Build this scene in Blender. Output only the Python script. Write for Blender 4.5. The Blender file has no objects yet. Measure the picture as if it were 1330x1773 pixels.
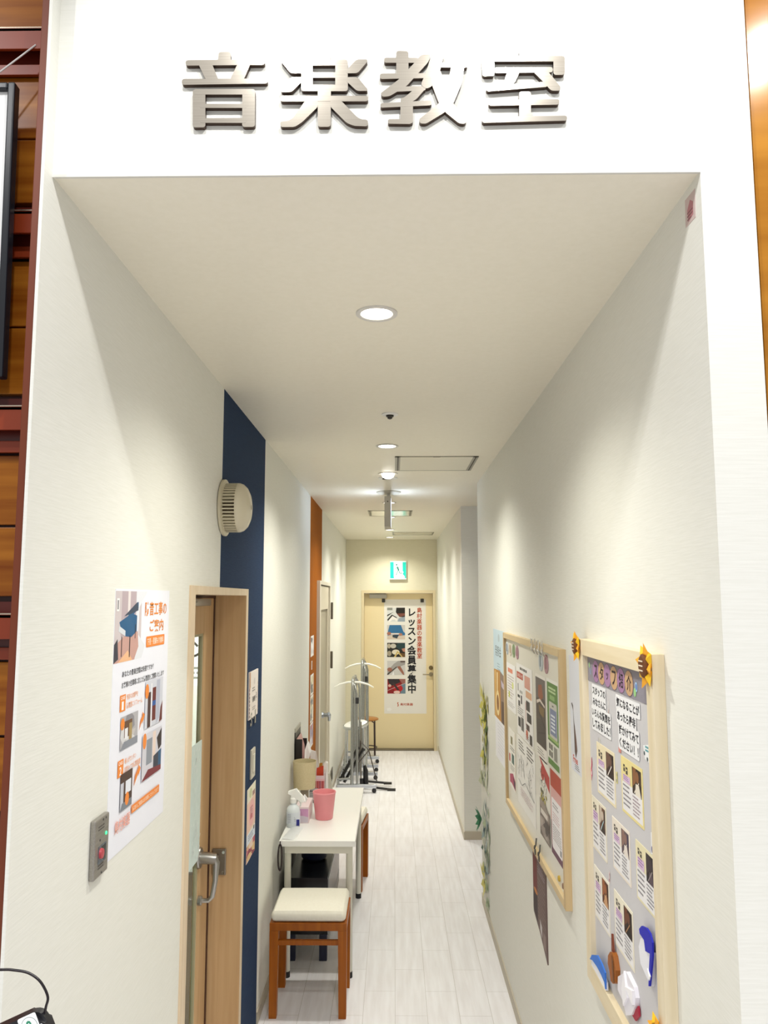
import bpy, bmesh, math, random
from mathutils import Vector, Matrix
S = bpy.context.scene
C = S.collection
PI = math.pi

# ------------------------------------------------------------------ camera, world, lights, exposure
cam = bpy.data.cameras.new('camera'); camo = bpy.data.objects.new('camera', cam); C.objects.link(camo)
cam.sensor_fit = 'VERTICAL'; cam.sensor_height = 36.0; cam.lens = 36.0 * 1347.8 / 1773.0
cam.clip_start = 0.02; cam.clip_end = 60
yaw, pitch, roll = .013, .1116, -.0007
fwd = Vector((-math.sin(yaw) * math.cos(pitch), math.cos(yaw) * math.cos(pitch), math.sin(pitch)))
rgt = Vector((math.cos(yaw), math.sin(yaw), 0)); upv = rgt.cross(fwd)
r2 = rgt * math.cos(roll) + upv * math.sin(roll); u2 = -rgt * math.sin(roll) + upv * math.cos(roll)
camo.matrix_world = Matrix(((r2.x, u2.x, -fwd.x, 0), (r2.y, u2.y, -fwd.y, 0), (r2.z, u2.z, -fwd.z, 1.95), (0, 0, 0, 1)))
S.camera = camo
S.view_settings.view_transform = 'Standard'; S.view_settings.look = 'None'
S.view_settings.gamma = 1.0; S.view_settings.use_curve_mapping = False
S.view_settings.exposure = 0.0

w = bpy.data.worlds.new('world'); S.world = w; w.use_nodes = True
w.node_tree.nodes['Background'].inputs[0].default_value = (1.0, 1.0, 1.0, 1)
w.node_tree.nodes['Background'].inputs[1].default_value = .60

def spot(name, loc, target, power, size, blend=.35, radius=.04, col=(1, 1, 1)):
    l = bpy.data.lights.new(name, 'SPOT'); l.energy = power; l.spot_size = math.radians(size); l.spot_blend = blend
    l.shadow_soft_size = radius; l.color = col
    o = bpy.data.objects.new(name, l); C.objects.link(o); o.location = loc
    o.rotation_euler = (Vector(target) - Vector(loc)).to_track_quat('-Z', 'Y').to_euler()
    return o
# track spotlights of the shop, in front of and above the facade
spot('shop_spotlight', (.31, .39, 3.68), (.30, 1.37, 2.55), 60, 95, .5, .03)
spot('shop_spotlight', (-.34, .49, 3.70), (.25, 1.37, 2.35), 45, 90, .5, .03)
spot('shop_spotlight', (1.22, .36, 3.74), (.75, 1.4, 1.6), 40, 85, .6, .045)
spot('shop_spotlight', (-1.6, .2, 3.8), (-1.0, 1.45, 2.3), 40, 80, .6, .04)
# general shop downlights over the floor in front of the opening
for sx, sy in ((-.9, -.7), (.9, -.7), (0, -1.6)): spot('shop_downlight', (sx, sy, 3.9), (sx, sy, 0), 112, 110, .6, .06)

DL = [(-.047, 2.087), (-.035, 3.972), (-.038, 4.867), (-.04, 6.35), (-.04, 7.5), (-.049, 8.856), (-.055, 9.937)]
DLP = [58, 86, 86, 82, 82, 92, 52]
for (x, y), p in zip(DL, DLP):
    spot('downlight_lamp', (x, y, 2.728), (x, y, 0), p, 140, .95, .04, (1, .985, .89))
spot('practice_room_lamp', (-1.7, 4.5, 2.45), (-1.6, 4.6, 0), 230, 150, .6, .08, (1, .98, .95))

# ------------------------------------------------------------------ materials
def lin(c):
    if isinstance(c, str): c = tuple(int(c[i:i + 2], 16) / 255 for i in (0, 2, 4))
    return tuple(v / 12.92 if v <= .04045 else ((v + .055) / 1.055) ** 2.4 for v in c) + (1,)
_m = {}
def mat(col, rough=.6, metal=0, emit=0, key=''):
    k = (col, rough, metal, emit, key)
    if k in _m: return _m[k]
    m = bpy.data.materials.new('paint_' + str(col)); m.use_nodes = True
    b = m.node_tree.nodes['Principled BSDF']
    b.inputs['Base Color'].default_value = lin(col); b.inputs['Roughness'].default_value = rough
    b.inputs['Metallic'].default_value = metal
    if emit:
        b.inputs['Emission Color'].default_value = lin(col); b.inputs['Emission Strength'].default_value = emit
    _m[k] = m
    return m
def nodes(m): return m.node_tree.nodes, m.node_tree.links, m.node_tree.nodes['Principled BSDF']
def streaky(name, c0, c1, scale, rough=.7, bump=.15, detail=4, dist=.0015, metal=0, nscale=1.0, lo=.3, hi=.7, coat=0, spec=.5):
    """two-tone noise stretched along an axis, taken in world position, plus a fine bump"""
    m = bpy.data.materials.new(name); m.use_nodes = True
    n, l, b = nodes(m)
    g = n.new('ShaderNodeNewGeometry'); mp = n.new('ShaderNodeMapping'); mp.inputs['Scale'].default_value = scale
    t = n.new('ShaderNodeTexNoise'); t.inputs['Scale'].default_value = nscale; t.inputs['Detail'].default_value = detail
    r = n.new('ShaderNodeValToRGB'); r.color_ramp.elements[0].position = lo; r.color_ramp.elements[1].position = hi
    r.color_ramp.elements[0].color = lin(c0); r.color_ramp.elements[1].color = lin(c1)
    l.new(g.outputs['Position'], mp.inputs['Vector']); l.new(mp.outputs[0], t.inputs['Vector'])
    l.new(t.outputs[0], r.inputs[0]); l.new(r.outputs[0], b.inputs['Base Color'])
    if bump:
        bp = n.new('ShaderNodeBump'); bp.inputs['Strength'].default_value = bump; bp.inputs['Distance'].default_value = dist
        l.new(t.outputs[0], bp.inputs['Height']); l.new(bp.outputs[0], b.inputs['Normal'])
    b.inputs['Roughness'].default_value = rough; b.inputs['Metallic'].default_value = metal
    b.inputs['Specular IOR Level'].default_value = spec
    if coat: b.inputs['Coat Weight'].default_value = coat; b.inputs['Coat Roughness'].default_value = .12
    return m
WALL = streaky('wallpaper_cream', 'E4E3DA', 'E9E8E0', (14, 14, 260), .8, .16, 5, spec=.2)
NAVY = streaky('wallpaper_navy', '203250', '273B58', (14, 14, 260), .8, .3, 5, spec=.15)
ORNG = streaky('wallpaper_orange', '9A5402', 'A25A06', (14, 14, 260), .8, .3, 5, spec=.15)
CEIL = streaky('ceiling_paint', 'EFE9D8', 'F2ECDC', (60, 60, 60), .42, .04, 3)
OAKD = streaky('door_wood', 'BE9A6E', 'CDAB80', (60, 60, 2.2), .5, .05, 6)
CASE = streaky('casing_wood', 'D9C2A2', 'E4D0B4', (60, 60, 2.2), .45, .04, 6)
PINE = streaky('pine_board', 'DBCBA8', 'E8DBC0', (40, 40, 2.5), .5, .04, 6)
PINED = streaky('board_frame_wood', 'BFA478', 'CDB48A', (40, 40, 2.5), .5, .04, 6)
PINEDH = streaky('board_rail_wood', 'CDB488', 'D8C298', (20, 2.2, 40), .5, .04, 6)
PINEH = streaky('pine_rail', 'DFCEAA', 'EBDDC0', (20, 2.2, 40), .5, .04, 6)
OAK = streaky('stool_oak', '944C06', 'AA5E0A', (50, 50, 3), .4, .04, 6, spec=.3)
SLAT = streaky('slat_wood', '7C3C08', 'BC7826', (1.6, 4, 34), .3, .05, 6, lo=.3, hi=.75, spec=.25)
TANW = streaky('panel_wood', '9A6014', 'BC8028', (1.2, 4, 16), .14, .02, 6, lo=.25, hi=.75, spec=.3)
BRUSH = streaky('brushed_steel', 'DCD2C2', 'E8DECE', (3, 3, 300), .13, 0, 3, metal=1)
PLATE = streaky('plate_steel', '9A9690', 'ACA8A2', (300, 3, 300), .4, .02, 3, metal=.8)
CHROME = mat('D2D4D6', .12, 1); STEEL = mat('A8A6A2', .3, 1); WHITEP = mat('EDECE8', .4)
BLACK = mat('141417', .35); RUBBER = mat('1A1A1C', .7); PAPER = 'F2F1F0'

def floor_mat():
    m = bpy.data.materials.new('floor_tile'); m.use_nodes = True
    n, l, b = nodes(m)
    g = n.new('ShaderNodeNewGeometry')
    mp = n.new('ShaderNodeMapping'); mp.inputs['Rotation'].default_value = (0, 0, PI / 2)
    br = n.new('ShaderNodeTexBrick'); br.inputs['Scale'].default_value = 1
    br.inputs['Brick Width'].default_value = .46; br.inputs['Row Height'].default_value = .152
    br.inputs['Mortar Size'].default_value = .0012; br.inputs['Mortar Smooth'].default_value = .3
    br.inputs['Color1'].default_value = lin('EBEAEE'); br.inputs['Color2'].default_value = lin('F0EFF3')
    br.inputs['Mortar'].default_value = lin('C4C1BE')
    mp2 = n.new('ShaderNodeMapping'); mp2.inputs['Scale'].default_value = (34, 3.0, 1)
    t = n.new('ShaderNodeTexNoise'); t.inputs['Scale'].default_value = 1; t.inputs['Detail'].default_value = 5
    r = n.new('ShaderNodeValToRGB'); r.color_ramp.elements[0].position = .35; r.color_ramp.elements[1].position = .7
    r.color_ramp.elements[0].color = lin('F3F1F0'); r.color_ramp.elements[1].color = (1, 1, 1, 1)
    mx = n.new('ShaderNodeMixRGB'); mx.blend_type = 'MULTIPLY'; mx.inputs[0].default_value = 1
    l.new(g.outputs['Position'], mp.inputs[0]); l.new(mp.outputs[0], br.inputs['Vector'])
    l.new(g.outputs['Position'], mp2.inputs[0]); l.new(mp2.outputs[0], t.inputs['Vector']); l.new(t.outputs[0], r.inputs[0])
    l.new(br.outputs['Color'], mx.inputs[1]); l.new(r.outputs[0], mx.inputs[2]); l.new(mx.outputs[0], b.inputs['Base Color'])
    b.inputs['Roughness'].default_value = .38
    return m
FLOOR = floor_mat()
def glass_mat():
    m = bpy.data.materials.new('window_glass'); m.use_nodes = True
    n, l, b = nodes(m)
    tr = n.new('ShaderNodeBsdfTransparent'); tr.inputs[0].default_value = (.88, .94, .92, 1)
    gl = n.new('ShaderNodeBsdfGlossy'); gl.inputs['Roughness'].default_value = .02
    f = n.new('ShaderNodeValue'); f.outputs[0].default_value = .12
    mx = n.new('ShaderNodeMixShader'); l.new(f.outputs[0], mx.inputs[0]); l.new(tr.outputs[0], mx.inputs[1]); l.new(gl.outputs[0], mx.inputs[2])
    l.new(mx.outputs[0], n['Material Output'].inputs[0])
    return m
GLASS = glass_mat()

# ------------------------------------------------------------------ builders
def link(name, me, parent=None, mats=()):
    o = bpy.data.objects.new(name, me); C.objects.link(o)
    for m in mats: me.materials.append(m)
    if parent is not None: o.parent = parent
    return o
def rootloc(p):
    v = Vector((0, 0, 0))
    while p is not None: v += p.location; p = p.parent
    return v
def obj(name, bm, m, parent=None, smooth=False, origin=None):
    """one mesh object; vertices are given in world space and stored relative to the parent (or to the origin)"""
    off = rootloc(parent) if parent is not None else Vector(origin) if origin is not None else None
    if off is None:
        if len(bm.verts):
            lo = [min(v.co[i] for v in bm.verts) for i in range(3)]; hi = [max(v.co[i] for v in bm.verts) for i in range(3)]
            off = Vector(((lo[0] + hi[0]) / 2, (lo[1] + hi[1]) / 2, lo[2]))
        else: off = Vector()
    bmesh.ops.translate(bm, verts=bm.verts, vec=-off)
    bmesh.ops.recalc_face_normals(bm, faces=bm.faces)
    if smooth:
        for f in bm.faces: f.smooth = True
        for e in bm.edges:
            if len(e.link_faces) == 2 and e.calc_face_angle(0) > .7: e.smooth = False
    me = bpy.data.meshes.new(name); bm.to_mesh(me); bm.free()
    o = link(name, me, parent, m if isinstance(m, (list, tuple)) else (m,))
    if parent is None: o.location = off
    return o
def tag(o, label=None, cat=None, group=None, kind=None):
    if label: o['label'] = label
    if cat: o['category'] = cat
    if group: o['group'] = group
    if kind: o['kind'] = kind
    return o
def thing(name, label, cat, loc, group=None):
    o = bpy.data.objects.new(name, None); C.objects.link(o); o.location = loc; o.empty_display_size = .05
    return tag(o, label, cat, group)
def struct(o): o['kind'] = 'structure'; return o
def dup(root, loc, rotz=0, label=None):
    r = root.copy(); C.objects.link(r); r.location = loc; r.rotation_euler = (0, 0, rotz)
    if label: r['label'] = label
    for ch in list(root.children):
        c = ch.copy(); C.objects.link(c); c.parent = r
        for g in ch.children:
            d = g.copy(); C.objects.link(d); d.parent = c
    return r
def BM(): return bmesh.new()
def box(bm, x0, x1, y0, y1, z0, z1, bev=0, mi=0, seg=2):
    r = bmesh.ops.create_cube(bm, size=1)
    vs = r['verts']
    for v in vs:
        v.co = Vector((x0 if v.co.x < 0 else x1, y0 if v.co.y < 0 else y1, z0 if v.co.z < 0 else z1))
    fs = set(f for v in vs for f in v.link_faces)
    for f in fs: f.material_index = mi
    if bev:
        es = list(set(e for f in fs for e in f.edges))
        rr = bmesh.ops.bevel(bm, geom=es, offset=bev, segments=seg, profile=.5, affect='EDGES')
        for f in rr['faces']: f.material_index = mi
    return bm
def frame_of(d):
    d = Vector(d).normalized(); a = Vector((0, 0, 1)) if abs(d.z) < .9 else Vector((1, 0, 0))
    u = d.cross(a).normalized(); return u, d.cross(u).normalized()
def tube(bm, pts, r, seg=10, caps=True, mi=0):
    pts = [Vector(p) for p in pts]; rings = []
    u0 = None
    for i, p in enumerate(pts):
        d = (pts[min(i + 1, len(pts) - 1)] - pts[max(i - 1, 0)]).normalized()
        if u0 is None: u, v = frame_of(d)
        else:
            u = (u0 - d * u0.dot(d)).normalized(); v = d.cross(u)
        u0 = u; rr = r[i] if isinstance(r, (list, tuple)) else r
        rings.append([bm.verts.new(p + (u * math.cos(2 * PI * k / seg) + v * math.sin(2 * PI * k / seg)) * rr) for k in range(seg)])
    for a, b in zip(rings, rings[1:]):
        for k in range(seg):
            f = bm.faces.new((a[k], a[(k + 1) % seg], b[(k + 1) % seg], b[k])); f.material_index = mi
    if caps:
        bm.faces.new(rings[0]).material_index = mi; bm.faces.new(rings[-1][::-1]).material_index = mi
    return bm
def lathe(bm, c, prof, axis='Z', seg=32, mi=0):
    """prof: (radius, height) pairs, revolved about an axis through c"""
    c = Vector(c); rings = []
    for r, h in prof:
        ring = []
        for k in range(seg):
            a = 2 * PI * k / seg; p = (r * math.cos(a), r * math.sin(a), h)
            if axis == 'X': p = (h, p[0], p[1])
            if axis == 'Y': p = (p[0], h, p[1])
            ring.append(bm.verts.new(c + Vector(p)))
        rings.append(ring)
    for a, b in zip(rings, rings[1:]):
        for k in range(seg):
            f = bm.faces.new((a[k], a[(k + 1) % seg], b[(k + 1) % seg], b[k])); f.material_index = mi
    if prof[0][0] > 1e-5: bm.faces.new(rings[0][::-1]).material_index = mi
    if prof[-1][0] > 1e-5: bm.faces.new(rings[-1]).material_index = mi
    bmesh.ops.remove_doubles(bm, verts=bm.verts, dist=1e-6)
    return bm
def prism(bm, pts, n, mi=0):
    """pts: outline in world space; n: thickness vector"""
    n = Vector(n); a = [bm.verts.new(Vector(p)) for p in pts]; b = [bm.verts.new(Vector(p) + n) for p in pts]
    k = len(pts)
    bm.faces.new(a).material_index = mi; bm.faces.new(b[::-1]).material_index = mi
    for i in range(k): bm.faces.new((a[i], b[i], b[(i + 1) % k], a[(i + 1) % k])).material_index = mi
    return bm
def fillet(pts, r, seg=4):
    out = []; k = len(pts)
    for i in range(k):
        p = Vector(pts[i]); a = Vector(pts[i - 1]) - p; b = Vector(pts[(i + 1) % k]) - p
        t = min(r, a.length * .45, b.length * .45); A = p + a.normalized() * t; B = p + b.normalized() * t
        for j in range(seg + 1):
            s = j / seg; out.append(A * (1 - s) ** 2 + p * 2 * s * (1 - s) + B * s ** 2)
    return out
def arc(c, r, a0, a1, n, plane='XZ', k=1.0):
    out = []
    for i in range(n + 1):
        a = math.radians(a0 + (a1 - a0) * i / n); q = (r * math.cos(a), r * k * math.sin(a))
        out.append(Vector(c) + Vector({'XZ': (q[0], 0, q[1]), 'YZ': (0, q[0], q[1]), 'XY': (q[0], q[1], 0)}[plane]))
    return out

_tx = {}
def textmesh(s, bold=0.0):
    if (s, bold) in _tx: return _tx[(s, bold)]
    c = bpy.data.curves.new('lettering', 'FONT'); c.body = s; c.resolution_u = 2; c.offset = bold
    o = bpy.data.objects.new('lettering', c); C.objects.link(o)
    dg = bpy.context.evaluated_depsgraph_get(); dg.update()
    me = bpy.data.meshes.new_from_object(o.evaluated_get(dg))
    v = [(p.co.x, p.co.y) for p in me.vertices]; f = [tuple(p.vertices) for p in me.polygons]
    bpy.data.objects.remove(o); bpy.data.curves.remove(c); bpy.data.meshes.remove(me)
    bb = (min(p[0] for p in v), max(p[0] for p in v), min(p[1] for p in v), max(p[1] for p in v))
    _tx[(s, bold)] = (v, f, bb)
    return _tx[(s, bold)]

AX = {'L': (Vector((0, 1, 0)), Vector((1, 0, 0))), 'R': (Vector((0, -1, 0)), Vector((-1, 0, 0))), 'F': (Vector((1, 0, 0)), Vector((0, -1, 0)))}
class Sheet:
    """a printed sheet on a wall; drawn in its own units, u to the right and v down from the top left corner, one mesh"""
    def __init__(s, name, wall, tl, w, h, W, H, col=PAPER, thick=.0008, rough=.55, outline=None, tilt=0, bow=0):
        s.name = name; s.U, s.N = AX[wall]; s.tl = Vector(tl); s.w, s.h, s.W, s.H = w, h, W, H
        s.v = []; s.f = []; s.mi = []; s.cols = []; s.k = 0; s.thick = thick; s.rough = rough; s.tilt = tilt; s.bow = bow
        if outline is not False:
            o = outline or [(0, 0), (W, 0), (W, H), (0, H)]
            s.poly(o, col, base=True)
    def mid(s, col):
        if col not in s.cols: s.cols.append(col)
        return s.cols.index(col)
    def P(s, u, v, d):
        x = u / s.W * s.w; y = v / s.H * s.h
        if s.tilt:
            cx, cy = x - s.w / 2, y - s.h / 2; c_, s_ = math.cos(s.tilt), math.sin(s.tilt)
            x, y = cx * c_ - cy * s_ + s.w / 2, cx * s_ + cy * c_ + s.h / 2
        if s.bow: d += s.bow * max(0, (v / s.H - .55) / .45) ** 2
        return s.tl + s.U * x - Vector((0, 0, 1)) * y + s.N * d
    def poly(s, pts, col, base=False):
        m = s.mid(col); s.k += 1; d = s.thick if base else s.thick + .00004 * s.k
        if s.bow and base:
            n = 8; (u0, v0), (u1, v1) = pts[0], pts[2]
            for i in range(n):
                a, b = v0 + (v1 - v0) * i / n, v0 + (v1 - v0) * (i + 1) / n
                i0 = len(s.v); s.v += [s.P(u0, a, d), s.P(u1, a, d), s.P(u1, b, d), s.P(u0, b, d)]
                s.f.append((i0, i0 + 1, i0 + 2, i0 + 3)); s.mi.append(m)
            return
        i0 = len(s.v); n = len(pts)
        s.v += [s.P(u, v, d) for u, v in pts]; s.f.append(tuple(range(i0, i0 + n))); s.mi.append(m)
        if base:
            j0 = len(s.v); s.v += [s.P(u, v, 0) for u, v in pts]
            for i in range(n):
                s.f.append((i0 + i, i0 + (i + 1) % n, j0 + (i + 1) % n, j0 + i)); s.mi.append(m)
            s.f.append(tuple(range(j0, j0 + n))); s.mi.append(m)
    def rect(s, x0, y0, x1, y1, col, r=0):
        p = [(x0, y0), (x1, y0), (x1, y1), (x0, y1)]
        if r: p = [(q.x, q.y) for q in fillet([(a, b, 0) for a, b in p], r)]
        s.poly(p, col)
    def ell(s, cx, cy, rx, ry, col, n=20): s.poly([(cx + rx * math.cos(2 * PI * i / n), cy + ry * math.sin(2 * PI * i / n)) for i in range(n)], col)
    def line(s, x0, y0, x1, y1, t, col):
        d = Vector((x1 - x0, y1 - y0)); q = Vector((-d.y, d.x)).normalized() * t / 2
        s.poly([(x0 + q.x, y0 + q.y), (x1 + q.x, y1 + q.y), (x1 - q.x, y1 - q.y), (x0 - q.x, y0 - q.y)], col)
    def text(s, t, x0, y0, x1, y1, col, bold=0.012):
        v, f, bb = textmesh(t, bold); m = s.mid(col); s.k += 1; d = s.thick + .00004 * s.k; i0 = len(s.v)
        for a, b in v:
            s.v.append(s.P(x0 + (a - bb[0]) / (bb[1] - bb[0]) * (x1 - x0), y1 - (b - bb[2]) / (bb[3] - bb[2]) * (y1 - y0), d))
        for q in f: s.f.append(tuple(i0 + i for i in q)); s.mi.append(m)
    def vtext(s, t, x0, y0, x1, y1, col, bold=.012):
        _, _, rb = textmesh('国', bold); n = len(t); ch = (y1 - y0) / n
        rw, rh = rb[1] - rb[0], rb[3] - rb[2]; m = s.mid(col); s.k += 1; d = s.thick + .00004 * s.k
        for k, c in enumerate(t):
            v, f, bb = textmesh(c, bold); i0 = len(s.v); ya = y0 + k * ch + ch * .04; hh = ch * .92
            for a, b in v:
                s.v.append(s.P(x0 + (a - rb[0]) / rw * (x1 - x0), ya + hh - (b - rb[2]) / rh * hh, d))
            for q in f: s.f.append(tuple(i0 + i for i in q)); s.mi.append(m)
    def lines(s, x0, y0, x1, y1, n, col, fill=.45, seed=1):
        """rows of small print too small to read: broken dashes"""
        R = random.Random(seed); st = (y1 - y0) / n; s.k += 1; m = s.mid(col); d = s.thick + .00004 * s.k
        for i in range(n):
            x = x0; end = x1 - (x1 - x0) * R.random() * .35; y = y0 + i * st
            while x < end:
                L = (x1 - x0) * (.05 + .13 * R.random()); e = min(x + L, end); i0 = len(s.v)
                s.v += [s.P(a, b, d) for a, b in ((x, y), (e, y), (e, y + st * fill), (x, y + st * fill))]
                s.f.append((i0, i0 + 1, i0 + 2, i0 + 3)); s.mi.append(m); x = e + (x1 - x0) * .02
    def photo(s, x0, y0, x1, y1, cols, seed=0, n=7):
        R = random.Random(seed); s.rect(x0, y0, x1, y1, cols[0])
        for i in range(n):
            cx, cy = x0 + (x1 - x0) * R.random(), y0 + (y1 - y0) * R.random(); k = R.randint(4, 6); a0 = R.random() * 6
            pts = []
            for j in range(k):
                a = a0 + 2 * PI * j / k; q = .18 + .25 * R.random()
                pts.append((min(max(cx + math.cos(a) * q * (x1 - x0), x0), x1), min(max(cy + math.sin(a) * q * (y1 - y0), y0), y1)))
            s.poly(pts, cols[1 + i % (len(cols) - 1)])
    def done(s, parent=None, label=None, cat=None, group=None, mats=None):
        c = s.tl + s.U * s.w / 2 - Vector((0, 0, 1)) * s.h / 2
        if parent is not None: c = rootloc(parent)
        me = bpy.data.meshes.new(s.name); me.from_pydata([tuple(p - c) for p in s.v], [], s.f)
        ms = [mat(q, s.rough) if isinstance(q, str) else q for q in s.cols]
        o = link(s.name, me, parent, ms); me.polygons.foreach_set('material_index', s.mi)
        if parent is None: o.location = c
        return tag(o, label, cat, group)

# ------------------------------------------------------------------ the room
XL, XR, ZC, YF, YE = -.64, .57, 2.74, 1.374, 10.36
struct(obj('floor', box(BM(), -3.2, 3.2, -2.5, 11.2, -.1, 0), FLOOR))
bm = BM()
def seg(y0, y1, z0, z1, mi): box(bm, XL - .16, XL, y0, y1, z0, z1, mi=mi)
box(bm, XL - .006, XL, 1.34, 1.48, 0, 4.0); seg(1.48, 2.44, 0, 2.84, 0)
seg(2.44, 2.86, 1.99, 2.84, 0); seg(2.86, 3.395, 1.99, 2.84, 1); seg(3.395, 3.81, 0, 2.84, 1)
seg(3.81, 5.92, 0, 2.84, 0); seg(5.92, 6.50, 0, 2.84, 2); seg(6.50, 6.88, 2.08, 2.84, 2); seg(6.88, 7.52, 2.08, 2.84, 0)
seg(7.52, 10.36, 0, 2.84, 0)
struct(obj('wall_left', bm, (WALL, NAVY, ORNG)))
bm = BM(); box(bm, XR, .668, YF, 1.50, 0, 4.0); box(bm, XR, .668, 1.50, 5.30, 0, 2.84)
struct(obj('wall_right', bm, WALL))
bm = BM(); box(bm, XR, 2.6, 6.62, 6.74, 0, 2.84); box(bm, XR, .69, 6.74, YE, 0, 2.84)
struct(obj('wall_right_beyond', bm, WALL))
bm = BM(); box(bm, .668, 2.6, 5.18, 5.30, 0, 2.84); box(bm, 2.6, 2.7, 5.18, 6.74, 0, 2.84)
struct(obj('wall_side_passage', bm, WALL))
bm = box(BM(), XL, XR, YF, 1.48, ZC, 4.0)
for f in bm.faces:
    if f.calc_center_median().z < ZC + .001: f.material_index = 1
struct(obj('wall_front', bm, (WALL, CEIL)))
bm = BM(); box(bm, XL, XR, 1.48, YE + .2, ZC, ZC + .1); box(bm, XR, 2.6, 5.30, 6.62, ZC, ZC + .1)
struct(obj('ceiling', bm, CEIL))
bm = BM(); box(bm, -.8, -.434, YE, YE + .2, 0, 2.84); box(bm, -.434, .545, YE, YE + .2, 2.068, ZC); box(bm, .545, .69, YE, YE + .2, 0, 2.84)
struct(obj('wall_end', bm, streaky('wallpaper_end', 'E2DBC0', 'E8E1C8', (14, 14, 260), .75, .3, 5)))
struct(obj('trim_1', box(BM(), XL, XR, YF - .002, YF + .004, ZC - .003, ZC + .002), mat('D8D6CE', .4)))       # corner bead of the opening
BASE = mat('BDB4A2', .5)
for nm, b in (('baseboard_right', (XR - .006, XR, 1.50, 5.30, 0, .06)), ('baseboard_passage', (XR, 2.6, 6.612, 6.62, 0, .065)),
              ('baseboard_right_beyond', (XR - .006, XR, 6.612, YE, 0, .06)), ('baseboard_left', (XL, XL + .006, 3.81, 6.46, 0, .06)),
              ('baseboard_left_beyond', (XL, XL + .006, 7.56, YE, 0, .06)), ('baseboard_left_front', (XL, XL + .006, 1.48, 2.43, 0, .06))):
    struct(obj(nm, box(BM(), *b), BASE))

# shop walls either side of the opening
bm = BM(); z = .06
planks = [(2.987, 2.858), (2.854, 2.723), (2.603, 2.473), (2.469, 2.339), (2.220, 2.089), (2.084, 1.956), (1.836, 1.705), (1.700, 1.572), (1.453, 1.323), (1.318, 1.190),
          (1.070, .94), (.935, .806), (.688, .558), (.553, .424), (3.37, 3.24), (3.236, 3.096), (3.60, 3.48), (3.74, 3.605), (.30, .18), (.175, .05)]
for a, b in planks: box(bm, -3.0, -.662, 1.44, 1.458, b, a, .0015)
box(bm, -3.0, -.662, 1.458, 1.48, 0, 4.0, mi=1)
struct(obj('wall_shop_left', bm, (SLAT, mat('4A160C', .4))))
struct(obj('trim_2', box(BM(), -.661, -.646, 1.343, 1.48, 0, 4.0, .0015), mat('6A2C0C', .45)))
RAIL = mat('8A320E', .4); LIP = mat('C9B8A4', .25, .8)
for k, (zt, where) in enumerate([(3.090, 'topmost, above the framed poster'), (2.712, 'second from the top, behind the framed poster'), (2.330, 'by the lower corner of the framed poster'),
                      (1.947, 'below the framed poster'), (1.563, 'second from the bottom, at call plate height'), (1.180, 'lowest, behind the black device')]):
    t = thing('display_rail', 'red-brown display rail on the slatted wall, ' + where, 'rail', (-1.5, 1.44, zt - .1), 'display rails on the slatted wall')
    bm = BM(); box(bm, -2.95, -.664, 1.436, 1.458, zt - .098, zt - .001); obj('channel', bm, mat('5A1A0E', .35), t)
    bm = BM(); box(bm, -2.95, -.690, 1.405, 1.412, zt - .068, zt - .024, .001); box(bm, -2.95, -.690, 1.405, 1.436, zt - .03, zt - .024); obj('rail_bar', bm, RAIL, t)
    bm = BM(); box(bm, -2.95, -.664, 1.428, 1.436, zt - .106, zt - .084, .001); obj('lower_flange', bm, RAIL, t)
    bm = BM(); box(bm, -2.95, -.690, 1.4045, 1.409, zt - .024, zt - .0215); obj('edge_strip', bm, LIP, t)
    bm = BM(); box(bm, -.689, -.680, 1.412, 1.436, zt - .074, zt - .045, .002); obj('end_clip', bm, mat('D8D0C4', .3, .6), t)
bm = BM(); box(bm, .676, 2.2, 1.386, 1.42, 0, 4.0); box(bm, .668, .676, 1.40, 1.42, 0, 4.0, mi=1)
struct(obj('wall_shop_right', bm, (TANW, mat('3A140C', .5))))

# door 1: pale wood door in the left wall
d1 = thing('door_1', 'pale wood soundproof door with narrow glass pane in the left wall', 'door', (XL, 2.9, 0)); struct(d1)
bm = BM()
box(bm, -.80, -.633, 2.434, 2.490, 0, 1.994, .001); box(bm, -.80, -.633, 3.345, 3.395, 0, 1.994, .001); box(bm, -.80, -.633, 2.490, 3.345, 1.966, 1.994, .001)
obj('door_frame', bm, CASE, d1)
bm = BM(); box(bm, -.79, -.632, 3.337, 3.3452, .0, 1.966); obj('jamb_lining', bm, OAKD, d1)
bm = BM(); box(bm, -.796, -.763, 3.318, 3.337, 0, 1.966, .001); box(bm, -.796, -.763, 2.49, 3.337, 1.955, 1.966); obj('gasket', bm, mat('4A2814', .6), d1)
bm = BM()
box(bm, -.786, -.765, 2.49, 2.60, .01, 1.955); box(bm, -.786, -.765, 3.15, 3.312, .01, 1.955, .002); box(bm, -.786, -.765, 2.60, 3.15, 1.815, 1.955); box(bm, -.786, -.765, 2.60, 3.15, .01, .28)
leaf = obj('door_leaf', bm, OAKD, d1)
bm = BM(); box(bm, -.780, -.767, 3.140, 3.15, .28, 1.815, .001); box(bm, -.780, -.767, 2.60, 2.61, .28, 1.815, .001); box(bm, -.780, -.767, 2.61, 3.140, 1.805, 1.815)
obj('glazing_bead', bm, mat('A8A080', .5), leaf)
obj('glass_pane', box(BM(), -.778, -.774, 2.609, 3.141, .281, 1.806), GLASS, leaf)
bm = BM()
lathe(bm, (-.765, 3.165, .945), [(.0, .008), (.037, .008), (.040, .004), (.040, 0)], 'X', 28)
hd = obj('handle_rose', bm, STEEL, d1, True)
bm = BM(); tube(bm, [(-.758, 3.165, .945), (-.735, 3.165, .945), (-.70, 3.17, .94)], [.024, .022, .021], 16)
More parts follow.
